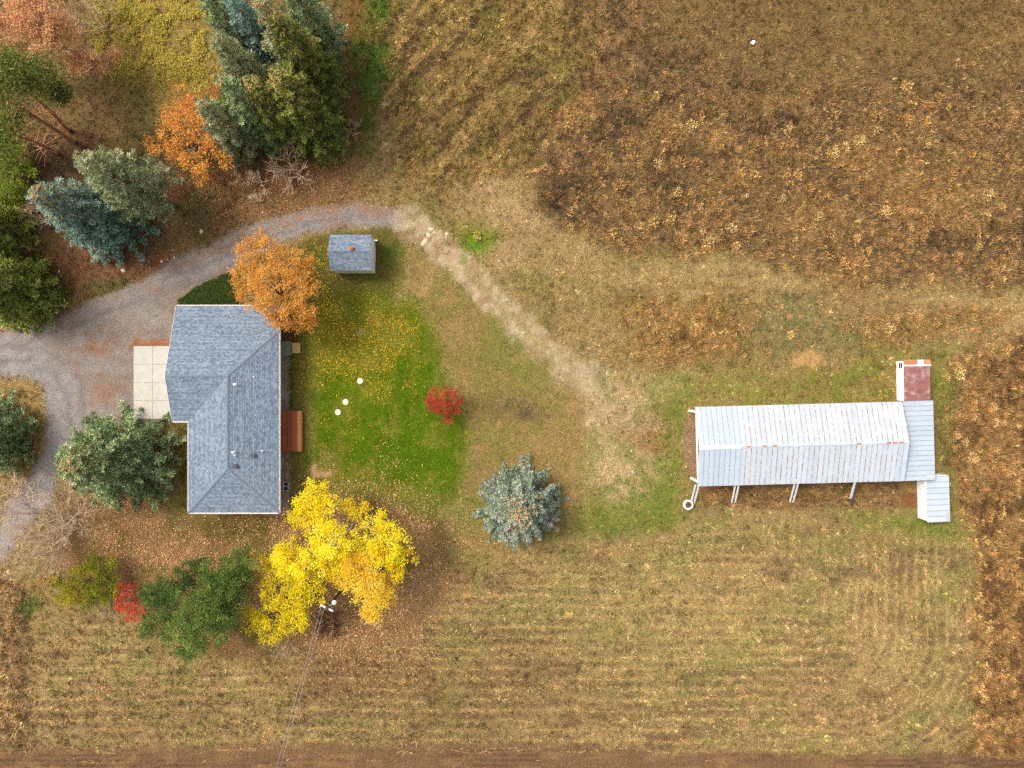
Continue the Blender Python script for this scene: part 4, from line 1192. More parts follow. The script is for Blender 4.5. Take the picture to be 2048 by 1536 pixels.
def leafy(label, px, py, lobes, pal, seed, name='tree', cat='tree', leaf=(.10, .20), dens=420, bark='bark', trunk_r=.16, z_fork=1.6, flat=.62, clump=.34, group=None, gap=0.0, mat='leaf', upw=.6, limbs=True, wide=.62, tbias=0.0):
    """lobes: (px, py, z, radius in metres[, palette shift[, density factor]])"""
    rg = np.random.default_rng(seed)
    b = W(px, py); zb = zg(b[0], b[1]); b = np.array([b[0], b[1], zb - .05])
    root = thing(name, label, cat, tuple(b), 0, group)
    tb = Tubes(); P = []; T = []; OUT = []
    fork = np.array([rg.uniform(-.1, .1), rg.uniform(-.1, .1), z_fork])
    if limbs: tb.add([(0, 0, -.3), fork * (.4, .4, .5), fork], trunk_r * 1.15, trunk_r * .85, 8)
    for lb in lobes:
        x, y, z, r = lb[:4]; sh = lb[4] if len(lb) > 4 else 0.0; df = lb[5] if len(lb) > 5 else 1.0
        c = W(x, y, z) - b
        if limbs:
            mid = fork * .45 + c * .55 + np.array([rg.normal() * .15, rg.normal() * .15, -.12 * np.linalg.norm(c - fork)])
            t = np.linspace(0, 1, 6)[:, None]
            cur = (1 - t) ** 2 * fork + 2 * t * (1 - t) * mid + t ** 2 * (c + (0, 0, -.15 * r))
            tb.add(cur, trunk_r * .62, .03, 5)
        nc = max(5, int(9 * r * r / (clump / .34) ** 2 + 4))
        d = unit(rg.normal(size=(nc, 3))); rad = rg.random(nc) ** .42 * rg.uniform(.8, 1.12, nc)
        ctr = c + d * (rad * r)[:, None] * np.array([1, 1, flat])
        keep = rg.random(nc) >= gap
        ctr = ctr[keep]
        for q in ctr:
            if limbs and rg.random() < .7:
                s0 = c + (q - c) * .15 + (0, 0, -.2 * r * flat); tb.add([s0, (s0 + q) / 2 + rg.normal(size=3) * .06, q], .022, .008, 3)
            n = max(6, int(dens * df * clump ** 2 * rg.uniform(.55, 1.35)))
            o_ = rg.normal(size=(n, 3)) * clump * np.array([.62, .62, .42])
            P.append(q + o_); OUT.append(o_ + (q - c) * .5)
            T.append(np.clip(.5 + sh + tbias + rg.normal() * .16 + rg.normal(size=n) * .2, 0, 1))
    P = np.concatenate(P); T = np.concatenate(T); OUT = np.concatenate(OUT); n = len(P)
    P[:, 2] = np.maximum(P[:, 2], .12)
    D = unit(OUT) + rg.normal(size=(n, 3)) * .8; D[:, 2] *= .5
    L = rg.uniform(leaf[0], leaf[1], n)
    V, F = kites(P, D, L, L * wide, rg, up=np.array([0, 0, upw * 2]))
    obj('crown', mesh_np('crown', V, F, M[mat], np.repeat(np.clip(pal_pick(pal, T, rg, .14) * 1.15, 0, .88), 4, 0)), root)
    if limbs: tb.build('trunk', M[bark], root)
    return root

def bare(label, px, py, h, spread, seed, mat='twig', name='bare_tree', cat='tree', n0=7, depth=4, r0=.12, lean=(0, 0), group=None, kids=(3, 4), rmin=.016, limb=None):
    rg = np.random.default_rng(seed)
    b = W(px, py); zb = zg(b[0], b[1])
    root = thing(name, label, cat, (b[0], b[1], zb - .05), 0, group)
    tw = Tubes(); lb = Tubes()
    def grow(p, d, L, r, k):
        r = max(r, rmin); d = unit(d); pts = [p]; q = p
        for i in range(3):
            d = unit(d + rg.normal(size=3) * .12 + np.array([0, 0, .05])); q = q + d * L / 3; pts.append(q)
        (lb if k >= depth - 1 else tw).add(pts, r, r * .55, 5 if k >= depth - 1 else 3)
        if k > 0:
            for i in range(rg.integers(kids[0], kids[1] + 1)):
                f = rg.uniform(.35, 1.0); i0 = min(2, int(f * 3)); s0 = pts[i0] + (pts[i0 + 1] - pts[i0]) * (f * 3 - i0)
                grow(s0, d + rg.normal(size=3) * .55 * np.array([1, 1, .8]), L * rg.uniform(.5, .8), r * .5, k - 1)
    for i in range(n0):
        a = 2 * math.pi * (i + rg.uniform(-.3, .3)) / n0
        d = np.array([math.cos(a) * spread + lean[0], math.sin(a) * spread + lean[1], 1.0])
        grow(np.array([math.cos(a) * .1, math.sin(a) * .1, -.1]), d, h * rg.uniform(.34, .5), r0 * rg.uniform(.6, 1), depth)
    tw.build('twigs', M[mat], root)
    if lb.V: lb.build('limbs', M[limb or mat], root)
    return root

GC = 'spruces in the grove above the drive'
# the single spruces
spruce('large green spruce between the gravel drive and the house', 268, 908, 10.6, 5.0, .5, BLUEGREEN, 101, cones=1.1, nl=(.24, .38), nbr=(6, 6), step=.55)
spruce('leaning-looking blue spruce left of the drive with cones at its tip', 238, 452, 12.6, 3.6, .5, BLUE, 102, cones=1.3, nl=(.24, .36), nbr=(5, 6), step=.5, gain=1.05)
spruce('grey-green spruce with bare lower trunk beside the blue spruce', 334, 406, 14.4, 3.0, 4.2, SAGE, 103, cones=.25, nl=(.22, .36))
spruce('round silver-blue spruce standing alone right of the lawn', 1040, 1004, 7.6, 4.55, .3, SILVER, 104, cones=1.0, nl=(.18, .30), nbr=(8, 9), droop=.03, bpow=.95, step=.5, tsp=.36, lv=(.84, 1.12), lat=.42, gain=.92)
# the grove
for (lb, px, py, h, r, z0, pal, cn) in (
        ('tall green spruce with orange cones at the lower right of the grove', 640, 262, 13.5, 3.3, 1.0, GREEN, .55),
        ('green spruce with orange cones at the lower middle of the grove', 586, 262, 12.0, 3.1, 1.0, GREEN, .6),
        ('yellowish green spruce at the right edge of the grove', 652, 190, 15.5, 2.8, 2.0, GREEN, .3),
        ('grey-green spruce with cones in the middle of the grove', 632, 178, 16.5, 2.5, 2.0, SAGE, .45),
        ('bright blue spruce with a narrow tip in the grove', 566, 140, 15.0, 1.7, 3.0, BLUE, 0),
        ('dull grey-green spruce on the left side of the grove', 548, 210, 14.5, 2.4, 2.0, SAGE, .15),
        ('blue-green spruce at the lower left of the grove', 548, 268, 13.0, 2.2, 1.5, BLUEGREEN, .1),
        ('pale green spruce beside the orange tree', 492, 286, 10.5, 2.4, 1.0, SAGE, .3),
        ('dark green spruce low between the pale green one and the grove', 510, 262, 8.0, 2.6, .6, GREEN, .0),
        ('dark teal spruce at the top left edge of the grove', 520, 120, 14.0, 2.6, 2.0, BLUEGREEN, 0),
        ('teal spruce at the top right corner of the grove', 655, 108, 15.0, 2.4, 2.0, BLUEGREEN, .3),
        ('yellow-green young conifer in the middle of the grove top', 585, 110, 9.0, 2.0, .6, OLIVE, 0)):
    spruce(lb, px, py, h, r, z0, pal, 200 + px, cones=cn * 1.5, group=GC, gain=1.15)
# conifers cut by the left edge
spruce('dark green conifer at the left edge above the drive', 66, 588, 12.0, 3.6, .8, GREEN, 301, cones=.15, nl=(.26, .44), droop=.1)
spruce('second dark green conifer higher up the left edge', 20, 470, 12.0, 3.0, 1.0, GREEN, 302, nl=(.26, .44), droop=.1)
spruce('sparse blue-green conifer at the left edge below the drive', 22, 850, 10.0, 2.8, .8, BLUEGREEN, 303, cones=.5, nl=(.24, .4), dens=.8)
spruce('small sparse conifer low on the left edge below the drive', 30, 905, 6.5, 2.0, .5, BLUEGREEN, 304, cones=.3, nl=(.24, .4), dens=.8)

# tall pines with bare orange trunks, top left
def pine(label, px, py, top, seed, h, pal=GREEN, crown=()):
    rg = np.random.default_rng(seed)
    b = W(px, py); root = thing('pine_tree', label, 'tree', (b[0], b[1], zg(b[0], b[1]) - .05), 0, 'pines with bare trunks')
    tb = Tubes(); tp = np.array(top, float) - b
    t = np.linspace(0, 1, 8)[:, None]; cur = tp * t + np.array([0, 0, 1]) * 0; cur[0, 2] -= .3
    cur += np.sin(t * 3.0) * np.array([.1, .15, 0]); tb.add(cur, .22, .06, 8)
    for k in range(34):
        f = rg.uniform(.15, .9); p = tp * f; a = rg.uniform(0, 6.28); L = rg.uniform(.8, 2.4)
        e = p + np.array([math.cos(a) * L, math.sin(a) * L, rg.uniform(-.5, .3)]); tb.add([p, (p + e) / 2 + (0, 0, .1), e + rg.normal(size=3) * .1], .045, .015, 3)
    P = []; T = []
    for (x, y, z, r) in crown:
        c = W(x, y, z) - b; tb.add([tp * .8, (tp * .8 + c) / 2, c], .06, .02, 4)
        n = int(900 * r); P.append(c + rg.normal(size=(n, 3)) * np.array([r * .5, r * .5, r * .28])); T.append(np.clip(rg.normal(size=n) * .2 + .45, 0, 1))
    P = np.concatenate(P); T = np.concatenate(T); n = len(P)
    V, F = kites(P, rg.normal(size=(n, 3)) + (0, 0, .5), rg.uniform(.2, .42, n), .07, rg, up=np.array([0, 0, .8]))
    obj('crown', mesh_np('crown', V, F, M['needle'], np.repeat(pal_pick(pal, T, rg) * .85, 4, 0)), root)
    tb.build('trunk', M['bark_pine'], root)
pine('tall pine whose long bare orange trunk runs off the left edge', 146, 284, W(-40, 172, 13.5), 401, 13.5, crown=((20, 150, 12, 2.0), (60, 160, 11, 1.6), (-20, 200, 13, 2.0), (0, 130, 13, 2)))
pine('slimmer pine just behind the longest bare trunk', 136, 262, W(42, 172, 9.5), 402, 9.5, crown=((30, 140, 9.5, 2.0), (80, 150, 9.0, 1.7), (110, 180, 7.5, 1.2), (125, 190, 7, 1.0)))
pine('short pine with a thin leaning trunk over the dark brush', 112, 306, W(20, 268, 8.0), 403, 8.0, crown=((10, 250, 8, 1.6), (0, 300, 8, 1.8), (30, 230, 8, 1.2)))
YG = [lin(70, 92, 22), lin(104, 124, 34), lin(136, 142, 48)]
leafy('bright green leafy shrub at the left edge under the pines', 30, 318, ((20, 310, 2.2, 1.8), (10, 350, 2.0, 1.8), (45, 340, 1.4, 1.2), (0, 270, 2.4, 1.4), (10, 400, 1.8, 1.8), (40, 390, 1.2, 1.2)), YG, 411, name='green_shrub', cat='shrub', dens=420, leaf=(.12, .22))
# salmon-coloured tree, top left corner
SALMON = [lin(150, 106, 72), lin(200, 148, 104), lin(226, 180, 134)]
leafy('salmon-brown tree filling the top left corner', 150, 110, ((30, 30, 8, 2.2), (80, 20, 8, 2.0), (40, 80, 7.5, 2.0), (90, 70, 7.5, 1.6), (100, 50, 7, 1.6), (140, 60, 6.5, 1.3, .1, .8), (160, 120, 5, 1.2), (150, 130, 5, 1.0), (10, 95, 7, 1.4), (-20, 30, 8, 2.4), (220, 112, 3.5, .9), (190, 135, 4, .8), (60, -20, 8, 2)), SALMON, 421, name='salmon_tree', dens=700, leaf=(.10, .22), clump=.4, bark='twig', wide=.45)
bare('grey-brown bare tree behind the salmon tree', 215, 60, 6.5, .55, 431, mat='twig', depth=3, n0=7, r0=.07, lean=(-.2, .2))
# orange cherry above the drive
ORANGE = [lin(158, 98, 52), lin(212, 142, 66), lin(230, 168, 72)]
leafy('loose orange-leaved tree at the left of the spruce grove', 408, 300, ((365, 195, 4.5, 1.2, -.2), (385, 215, 5, 1.4, -.15), (350, 235, 4.5, 1.2), (400, 245, 5, 1.4), (330, 260, 4, 1.1), (370, 275, 4.5, 1.3), (415, 280, 4.6, 1.1), (310, 290, 3.5, .9), (345, 300, 4, 1.0), (385, 320, 4, 1.2, .1), (395, 350, 3.2, .9, .15), (440, 300, 3.6, .8, .2), (425, 182, 4, .8, -.4), (455, 320, 3.0, .6, .2)), ORANGE, 441, name='orange_tree', dens=330, clump=.36, gap=.05)
# orange tree at the house corner
AMBER = [lin(138, 92, 44), lin(200, 140, 62), lin(226, 172, 86)]
leafy('dense orange tree overhanging the corner of the house roof', 578, 590, ((505, 500, 6, 1.5), (490, 545, 6, 1.4), (545, 515, 6.4, 1.7), (535, 560, 7, 1.7), (580, 540, 6.6, 1.8, .1), (610, 530, 5.6, 1.3), (500, 590, 6, 1.4), (485, 575, 5.5, 1.1), (545, 600, 7, 1.6), (590, 580, 6.4, 1.6, .05), (620, 570, 5.2, 1.1), (565, 630, 6.2, 1.5), (600, 620, 5.8, 1.5), (620, 640, 4.6, .9, .05), (600, 645, 5, .9), (545, 635, 5.4, .9), (520, 478, 5, .9)), AMBER, 451, name='orange_tree', dens=620, clump=.34, leaf=(.08, .16))
# red maple
RED = [lin(104, 34, 36), lin(160, 50, 40), lin(206, 92, 62)]
leafy('small round red maple at the edge of the lawn', 890, 806, ((870, 790, 2.4, .85), (900, 785, 2.6, .85), (885, 810, 3.0, .95), (908, 812, 2.4, .85), (868, 818, 2.2, .75), (895, 832, 2.0, .75), (916, 800, 2.2, .6), (860, 805, 2.0, .6)), RED, 461, name='red_maple', dens=1150, clump=.26, leaf=(.06, .12), trunk_r=.07, z_fork=.7, wide=.4)
# yellow trees below the house
YEL = [lin(190, 152, 20), lin(242, 206, 20), lin(252, 230, 70)]
GOLD = [lin(196, 144, 36), lin(236, 188, 46), lin(246, 214, 92)]
LIME = [lin(156, 140, 24), lin(214, 190, 26), lin(244, 216, 56)]
leafy('bright yellow tree, the tallest beside the house corner', 680, 1082, ((612, 1000, 6, 1.6, -.05), (640, 990, 6, 1.4), (605, 1030, 6, 1.4, -.1), (645, 1025, 6.4, 1.4, -.1), (665, 1075, 8, 1.7, .12), (640, 1065, 7, 1.2), (690, 1010, 5, .8, -.1, .6), (708, 1030, 5, .7, -.1, .6), (730, 1015, 4.6, .5, -.1, .5), (755, 1065, 7, 1.7, .05), (780, 1090, 7, 1.6, .05), (750, 1105, 7, 1.5), (800, 1115, 6.4, 1.3, -.05), (785, 1140, 6, 1.3, -.05), (580, 1110, 6.5, 1.5), (610, 1130, 7, 1.6, .1), (575, 1135, 6, 1.2, .1), (560, 1110, 5.5, .8), (640, 1105, 7, 1.3), (700, 1100, 6.5, 1.2), (690, 1125, 6, 1.2, -.1, .8), (665, 1130, 6.4, 1.2), (650, 1145, 5.6, 1.0, -.1, .7)), YEL, 471, name='yellow_tree', dens=640, clump=.36, leaf=(.09, .18), bark='bark_pale')
leafy('golden orange tree on the right of the yellow trees', 722, 1138, ((705, 1140, 7, 1.4), (735, 1130, 7, 1.4), (740, 1165, 7, 1.6), (715, 1170, 6, 1.2), (765, 1175, 6, 1.2), (745, 1200, 6, 1.4, .1), (735, 1228, 5, .8, .1), (755, 1215, 5, .9, .15), (690, 1160, 5.6, .9), (775, 1195, 5, .7)), GOLD, 472, name='golden_tree', dens=640, clump=.36, leaf=(.09, .18), bark='bark_pale')
leafy('lime-yellow tree on the left of the yellow trees', 612, 1160, ((620, 1165, 6, 1.3, .1), (590, 1180, 6, 1.3), (555, 1150, 5, 1.2, -.1, .7), (535, 1130, 4.6, 1.0, -.15, .55), (512, 1125, 4.2, .8, -.2, .45), (510, 1160, 4, .7, -.2, .4), (610, 1205, 6, 1.4, -.05), (575, 1215, 5.4, 1.2, 0), (540, 1200, 5, 1.0, .05), (585, 1250, 5, 1.2, .05), (555, 1240, 5, 1.1, -.05), (520, 1235, 4.6, .9), (498, 1228, 4.2, .6), (600, 1235, 5, 1.0), (560, 1270, 4.4, .8, -.05, .6), (540, 1170, 5, .8, -.1, .6), (520, 1250, 4, .8, 0, .7), (495, 1250, 4, .6, 0, .5), (535, 1275, 4, .7, -.1, .5)), LIME, 473, name='lime_tree', dens=560, clump=.36, leaf=(.09, .18), gap=.08)
# pale broken limb above the yellow crowns
b = W(704, 1062, 6.2)
# dense dark green trees below the house
DARK = [lin(40, 58, 22), lin(72, 98, 36), lin(110, 132, 54), lin(148, 156, 80)]
leafy('broad dark green tree next to the yellow trees', 432, 1182, ((440, 1150, 6.5, 1.71), (478, 1130, 6, 1.48), (465, 1165, 6.5, 1.71), (490, 1160, 5, 1.14), (430, 1190, 7.5, 2.05, .06), (390, 1215, 7.5, 2.05, .08), (440, 1225, 6.5, 1.82), (470, 1205, 6, 1.48), (410, 1260, 6.5, 1.94, .05), (370, 1260, 6, 1.71, .08), (380, 1290, 5, 1.37, .05), (365, 1310, 4, 0.80), (440, 1260, 5, 1.25), (420, 1170, 6, 1.37)), [q * .78 for q in DARK], 481, name='green_tree', dens=900, clump=.36, leaf=(.09, .20), wide=.4, mat='needle', trunk_r=.2, flat=.8, tbias=-.06)
leafy('darker green tree behind the red bush', 362, 1178, ((350, 1165, 5, 1.60, -.1), (385, 1150, 5, 1.37, -.1), (320, 1185, 4.6, 1.37, -.06), (305, 1205, 4, 1.03, 0), (345, 1205, 4.6, 1.60, -.12), (310, 1240, 4, 1.37, .03), (335, 1255, 4, 1.25, 0), (295, 1260, 3.4, 0.91, .02), (300, 1180, 4, 0.91, 0), (400, 1135, 4.4, 1.03, -.12)), [q * .72 for q in DARK], 482, name='green_tree', dens=850, clump=.36, leaf=(.09, .20), wide=.4, mat='needle', trunk_r=.2, flat=.8, tbias=-.1)
CRIM = [lin(130, 40, 26), lin(190, 66, 44), lin(212, 96, 66)]
leafy('crimson red bush left of the dark green trees', 262, 1200, ((245, 1185, 1.8, .8), (262, 1180, 1.8, .6, 0, .7), (240, 1210, 1.7, .7), (262, 1225, 1.5, .8), (278, 1215, 1.6, .7), (255, 1205, 1.8, .6, 0, .5)), CRIM, 483, name='red_bush', cat='bush', dens=620, clump=.26, leaf=(.07, .14), trunk_r=.05, z_fork=.4, bark='bark_pale')
SHR = [lin(62, 82, 18), lin(104, 112, 26), lin(164, 146, 36)]
leafy('yellow-green shrub mass below the bare tree', 182, 1160, ((190, 1130, 2.2, 1.0, -.05), (215, 1135, 2, .9), (160, 1150, 2.2, 1.1, .15), (195, 1160, 2.4, 1.2, -.15), (225, 1165, 2, .9, .1), (140, 1175, 1.8, .9, .15), (125, 1190, 1.6, .8, .3), (150, 1195, 1.6, .8, .3), (185, 1195, 2, 1.1, -.1), (210, 1195, 1.8, .9, .1), (115, 1160, 1.4, .5, .1)), SHR, 484, name='green_shrub', cat='shrub', dens=560, clump=.32, leaf=(.09, .18), trunk_r=.06, z_fork=.4)
leafy('tiny orange-tinged shrub beside the yellow-green shrub mass', 88, 1160, ((84, 1158, .9, .5), (95, 1152, .9, .45, -.3)), [lin(90, 84, 24), lin(170, 118, 34), lin(206, 140, 40)], 485, name='orange_shrub', cat='shrub', dens=560, clump=.24, leaf=(.08, .15), trunk_r=.03, z_fork=.3)
# bare trees and brush
bare('big pale bare tree spreading over the lower left of the drive', 150, 1034, 8.5, .75, 501, mat='twig', depth=5, n0=12, r0=.10, kids=(3, 3), lean=(-.36, -.14), rmin=.012, limb='bark_pale')
bare('pale bare shrub below the spruce grove, nearest the drive', 585, 345, 4.2, .9, 502, mat='twig', name='bare_shrub', cat='shrub', depth=3, n0=10, r0=.035)
bare('smaller bare shrub left of the one below the grove', 515, 372, 3.0, .9, 503, mat='twig', name='bare_shrub', cat='shrub', depth=3, n0=7, r0=.03)
bare('dark bare bush at the foot of the utility pole', 664, 1245, 2.2, 1.2, 504, mat='twig_dark', name='dark_bush', cat='bush', depth=3, n0=12, r0=.03)
bare('pinkish bare twigs below the lime-yellow tree', 582, 1282, 2.6, .7, 505, mat='bark_pale', name='bare_shrub', cat='shrub', depth=2, n0=6, r0=.03, lean=(-.1, -.6))
bare('grey bare brush under the left-hand conifers', 92, 425, 3.0, 1.0, 506, mat='twig', name='bare_shrub', cat='shrub', depth=3, n0=9, r0=.03)
bare('tangled dead brush at the foot of the pines', 118, 330, 3.0, 1.2, 507, mat='twig_dark', name='dead_brush', cat='brush', depth=3, n0=9, r0=.04)
bare('bare grey sapling at the right edge of the spruce grove', 702, 262, 2.6, .9, 508, mat='twig', name='bare_shrub', cat='shrub', depth=2, n0=7, r0=.03)
bare('pale leafless branch beside the crimson bush', 222, 1222, 2.0, .8, 509, mat='bark_pale', name='bare_shrub', cat='shrub', depth=2, n0=4, r0=.03, lean=(-.4, -.3))
bare('bare twigs at the edge of the drive left of the big bare tree', 40, 975, 2.6, .8, 510, mat='twig', name='bare_shrub', cat='shrub', depth=3, n0=7, r0=.03)
# pale dead limb sticking out of the yellow crown
b0 = W(736, 1050, 5.0); b1 = W(704, 1064, 6.6)
root = thing('dead_limb', 'pale dead snag standing in the gap between the yellow crowns', 'snag', (b0[0] + .4, b0[1] + .2, 0))
tb = Tubes(); base_ = np.array([b0[0] + .4, b0[1] + .2, 0])
tb.add([np.array([0, 0, -.3]), np.array([-.1, -.1, 2.4]), b0 - base_, (b0 + b1) / 2 - base_ + np.array((0, .05, .05)), b1 - base_], .14, .06, 7)
tb.add([b1 - base_, b1 - base_ + np.array((.05, -.35, .3))], .05, .02, 5)
tb.build('stem', M['bark_pale'], root)
# ------------------------------------------------------------------ ground cover
def scatter(n, dens, seed, box=(-51.5, 51.5, -39, 39)):
    rg = np.random.default_rng(seed)
    x = rg.uniform(box[0], box[1], n); y = rg.uniform(box[2], box[3], n)
    k = rg.random(n) < gsample(dens, x, y)
    return x[k], y[k], rg

TUFT = sstep(.36, .60, fbm(PX / 7, PY / 7, 151, 2))
def blades(name, label, x, y, rg, length, width, col, lean=(.35, 1.25), flow=None, cat=None, jit=.22, base=0.0):
    n = len(x)
    z = gsample(ZG, x, y)
    a = rg.uniform(0, 2 * math.pi, n)
    if flow is not None:
        fa, fs = flow
        a = np.where(rg.random(n) < fs, fa + rg.normal(size=n) * .45, a)
    el = rg.uniform(lean[0], lean[1], n)
    D = np.stack([np.cos(a) * np.cos(el), np.sin(a) * np.cos(el), np.sin(el)], 1)
    S = np.stack([-np.sin(a), np.cos(a), np.zeros(n)], 1)
    P = np.stack([x, y, z - .01 + base], 1)
    L = (length * rg.uniform(.55, 1.3, n))[:, None]; Wd = (width * rg.uniform(.7, 1.4, n))[:, None]
    V = np.stack([P - S * Wd / 2, P + S * Wd / 2, P + D * L], 1).reshape(-1, 3)
    F = np.arange(3 * n).reshape(n, 3)
    c = col * np.exp(rg.normal(size=(n, 1)) * jit) * np.exp(rg.normal(size=(n, 3)) * .07)
    c = np.repeat(np.clip(c, .004, .9), 3, 0)
    o = obj(name, mesh_np(name, V, F, M['blade'], c))
    return tag(o, label, cat, kind='stuff')

short = sstep(.16, .12, GL); tall = sstep(.30, .38, GL)
# dry meadow grass: tufts of a few blades that share a colour
def tufts(name, label, x, y, rg, gl, col, k, spread, width, jit, flow=None, lean=(.3, 1.3)):
    n = len(x); c = col * np.exp(rg.normal(size=(n, 1)) * jit) * np.exp(rg.normal(size=(n, 3)) * .09)
    xr = np.repeat(x, k) + rg.normal(size=n * k) * np.repeat(spread, k); yr = np.repeat(y, k) + rg.normal(size=n * k) * np.repeat(spread, k)
    if flow is not None: flow = (np.repeat(flow[0], k), np.repeat(flow[1], k))
    return blades(name, label, xr, yr, rg, np.repeat(gl, k), np.repeat(width, k), np.repeat(c, k, 0), lean=lean, flow=flow, cat='grass', jit=.15)
x, y, rg = scatter(150000, np.clip(GD, 0, 1) * (1 - short) * (.30 + .70 * TUFT), 601)
tj = np.exp((gsample(fbm(PX / 11, PY / 11, 153, 2), x, y) - .5) * 1.3)[:, None]
gl = gsample(GL, x, y); cc = gsample(C, x, y)
rx = gsample(COMB, x, y); fl = np.where(rx > .4, math.atan2(-dgy, dgx), 0.0)
mw = gsample(MOWN, x, y)
dxr = gsample(np.gradient(dr, axis=1), x, y); dyr = gsample(np.gradient(dr, axis=0), x, y)
fl = np.where(mw > .5, np.arctan2(dxr, -dyr) + (rg.random(len(x)) < .5) * math.pi, fl)
fs = np.where(rx > .4, .6, np.where(mw > .5, .45, 0.0))
tufts('meadow_grass', 'dry tan and brown grass covering the fields', x, y, rg, gl * .95, cc * 1.2 * tj, 7, .05 + .12 * gl, .05 + .05 * gl, np.where(gl > .33, .42, .34)[:, None], (fl, fs))
# short grass of the yard and lawn
x, y, rg = scatter(70000, np.clip(GD, 0, 1) * short * (PX < 1500), 602, (-30, 20, -25, 16))
tufts('lawn_grass', 'short grass of the lawn and the yard', x, y, rg, np.full(len(x), .11), gsample(C, x, y) * 1.15, 5, np.full(len(x), .045), np.full(len(x), .04), .22, lean=(.3, 1.2))

# cut straw lying in lines along the mowing rows
sm_ = MOWN * sstep(.80, .97, 1 - row) * sstep(.40, .58, fbm(PX / 110, PY / 30, 161, 2)) * fade
x, y, rg = scatter(700000, np.clip(sm_, 0, 1) * .6, 606)
dxr = gsample(np.gradient(dr, axis=1), x, y); dyr = gsample(np.gradient(dr, axis=0), x, y)
fl = np.arctan2(dxr, -dyr) + (rg.random(len(x)) < .5) * math.pi
blades('straw_rows', 'lines of pale cut straw in the mown field', x, y, rg, np.full(len(x), .42), np.full(len(x), .045), lin(186, 154, 98) * np.ones((len(x), 1)), lean=(.05, .4), flow=(fl, .85), cat='straw', base=.06)

# weed clumps: star-shaped dry plants
def weed_mesh(seed, n, r):
    """a low dome of short dry stems and seed heads"""
    rg = np.random.default_rng(seed)
    d = unit(rg.normal(size=(n, 3))); d[:, 2] = np.abs(d[:, 2])
    P = d * (r * rg.random(n) ** .5)[:, None] * np.array([1, 1, .9])
    P *= (1 + .15 * np.sin(np.arctan2(d[:, 1], d[:, 0]) * 3 + seed))[:, None]
    D = unit(d + rg.normal(size=(n, 3)) * .6 + (0, 0, .3)); L = rg.uniform(.10, .24, n)
    V, F = kites(P, D, L, L * .34, rg, up=np.array([0, 0, .8]))
    c = lin(*[(218, 174, 108), (190, 148, 92), (230, 190, 124), (182, 142, 90), (206, 158, 90), (214, 174, 108)][seed % 6]) * np.exp(rg.normal(size=(n, 1)) * .28) * np.exp(rg.normal(size=(n, 3)) * .07)
    return mesh_np('weed_clump', V, F, M['blade'], np.repeat(np.clip(c, 0, .9), 4, 0))
wm = [weed_mesh(700 + i, 80 + 8 * i, .20 + .03 * i) for i in range(12)]
wd_ = np.clip(FIELD * (1 - TOP * .85) * sstep(.42, .6, f60) + .5 * FIELD * (1 - TOP * .9), 0, 1) * sstep(120, 260, PY) * sstep(1040, 1180, PX + w1 * 120)
for (cx, cy, rx_, ry_, s_) in ((1390, 665, 125, 62, .9), (1780, 655, 90, 36, .7), (1930, 640, 70, 26, .7), (1630, 640, 90, 60, .25)):
    wd_ = np.maximum(wd_, blob(cx, cy, rx_, ry_) * s_)
wd_ = np.clip(np.maximum(wd_, RIGHT * .6), 0, 1) * (GD > .5)
x, y, rg = scatter(16000, wd_, 603, (0, 49.5, -37, 36))
nind = 300
for i in range(min(nind, len(x))):
    o = obj('weed_clump', wm[i % 12], None, (x[i], y[i], gsample(ZG, x[i:i + 1], y[i:i + 1])[0] - .02))
    o.rotation_euler = (0, 0, rg.uniform(0, 6.28)); s_ = rg.uniform(.6, 1.3); o.scale = (s_, s_, s_ * .9)
    qx_, qy_ = 1024 + x[i] * PPM, 768 - y[i] * PPM
    if gsample(RIGHT, x[i:i + 1], y[i:i + 1])[0] > .5: lb, gr = 'pale tan dried weed clump in the tall grass strip along the right edge', 'weed clumps along the right edge'
    elif qy_ > 560: lb, gr = 'pale tan dried weed clump in the golden weeds above the barn', 'weed clumps above the barn'
    elif qy_ < 330: lb, gr = 'pale tan dried weed clump in the upper part of the big brown field', 'weed clumps in the upper brown field'
    else: lb, gr = 'pale tan dried weed clump in the lower part of the big brown field', 'weed clumps in the lower brown field'
    tag(o, lb, 'weed', gr)
x = x[nind:]; y = y[nind:]
k = 26; xr = np.repeat(x, k); yr = np.repeat(y, k); n = len(xr)
rad = np.repeat(rg.uniform(.15, .42, len(x)), k)
xr = xr + rg.normal(size=n) * rad * .45; yr = yr + rg.normal(size=n) * rad * .45
cw_ = np.repeat(lin(166, 130, 82) * np.exp(rg.normal(size=(len(x), 1)) * .28), k, 0)
blades('weed_cover', 'smaller dry weeds standing thick in the rough fields', xr, yr, rg, rad * .7, np.full(n, .05), cw_, lean=(.2, 1.3), cat='weeds', base=.08)

# low green leaf plants by the house corner and under the trees
x, y, rg = scatter(90000, np.clip(BED * .9, 0, 1), 604, (-33, -26, 7, 12))
n = len(x); P = np.stack([x, y, gsample(ZG, x, y) + rg.uniform(.04, .3, n)], 1); L = rg.uniform(.08, .16, n)
V, F = kites(P, rg.normal(size=(n, 3)) * (1, 1, .4), L, L * .6, rg, up=np.array([0, 0, 1.2]))
tag(obj('ground_cover', mesh_np('ground_cover', V, F, M['leaf'], np.repeat(pal_pick([lin(36, 54, 20), lin(70, 92, 36), lin(112, 104, 52)], np.clip(rg.normal(size=n) * .22 + .42, 0, 1), rg), 4, 0))), 'dark green leafy ground cover at the house corner', 'plants', kind='stuff')
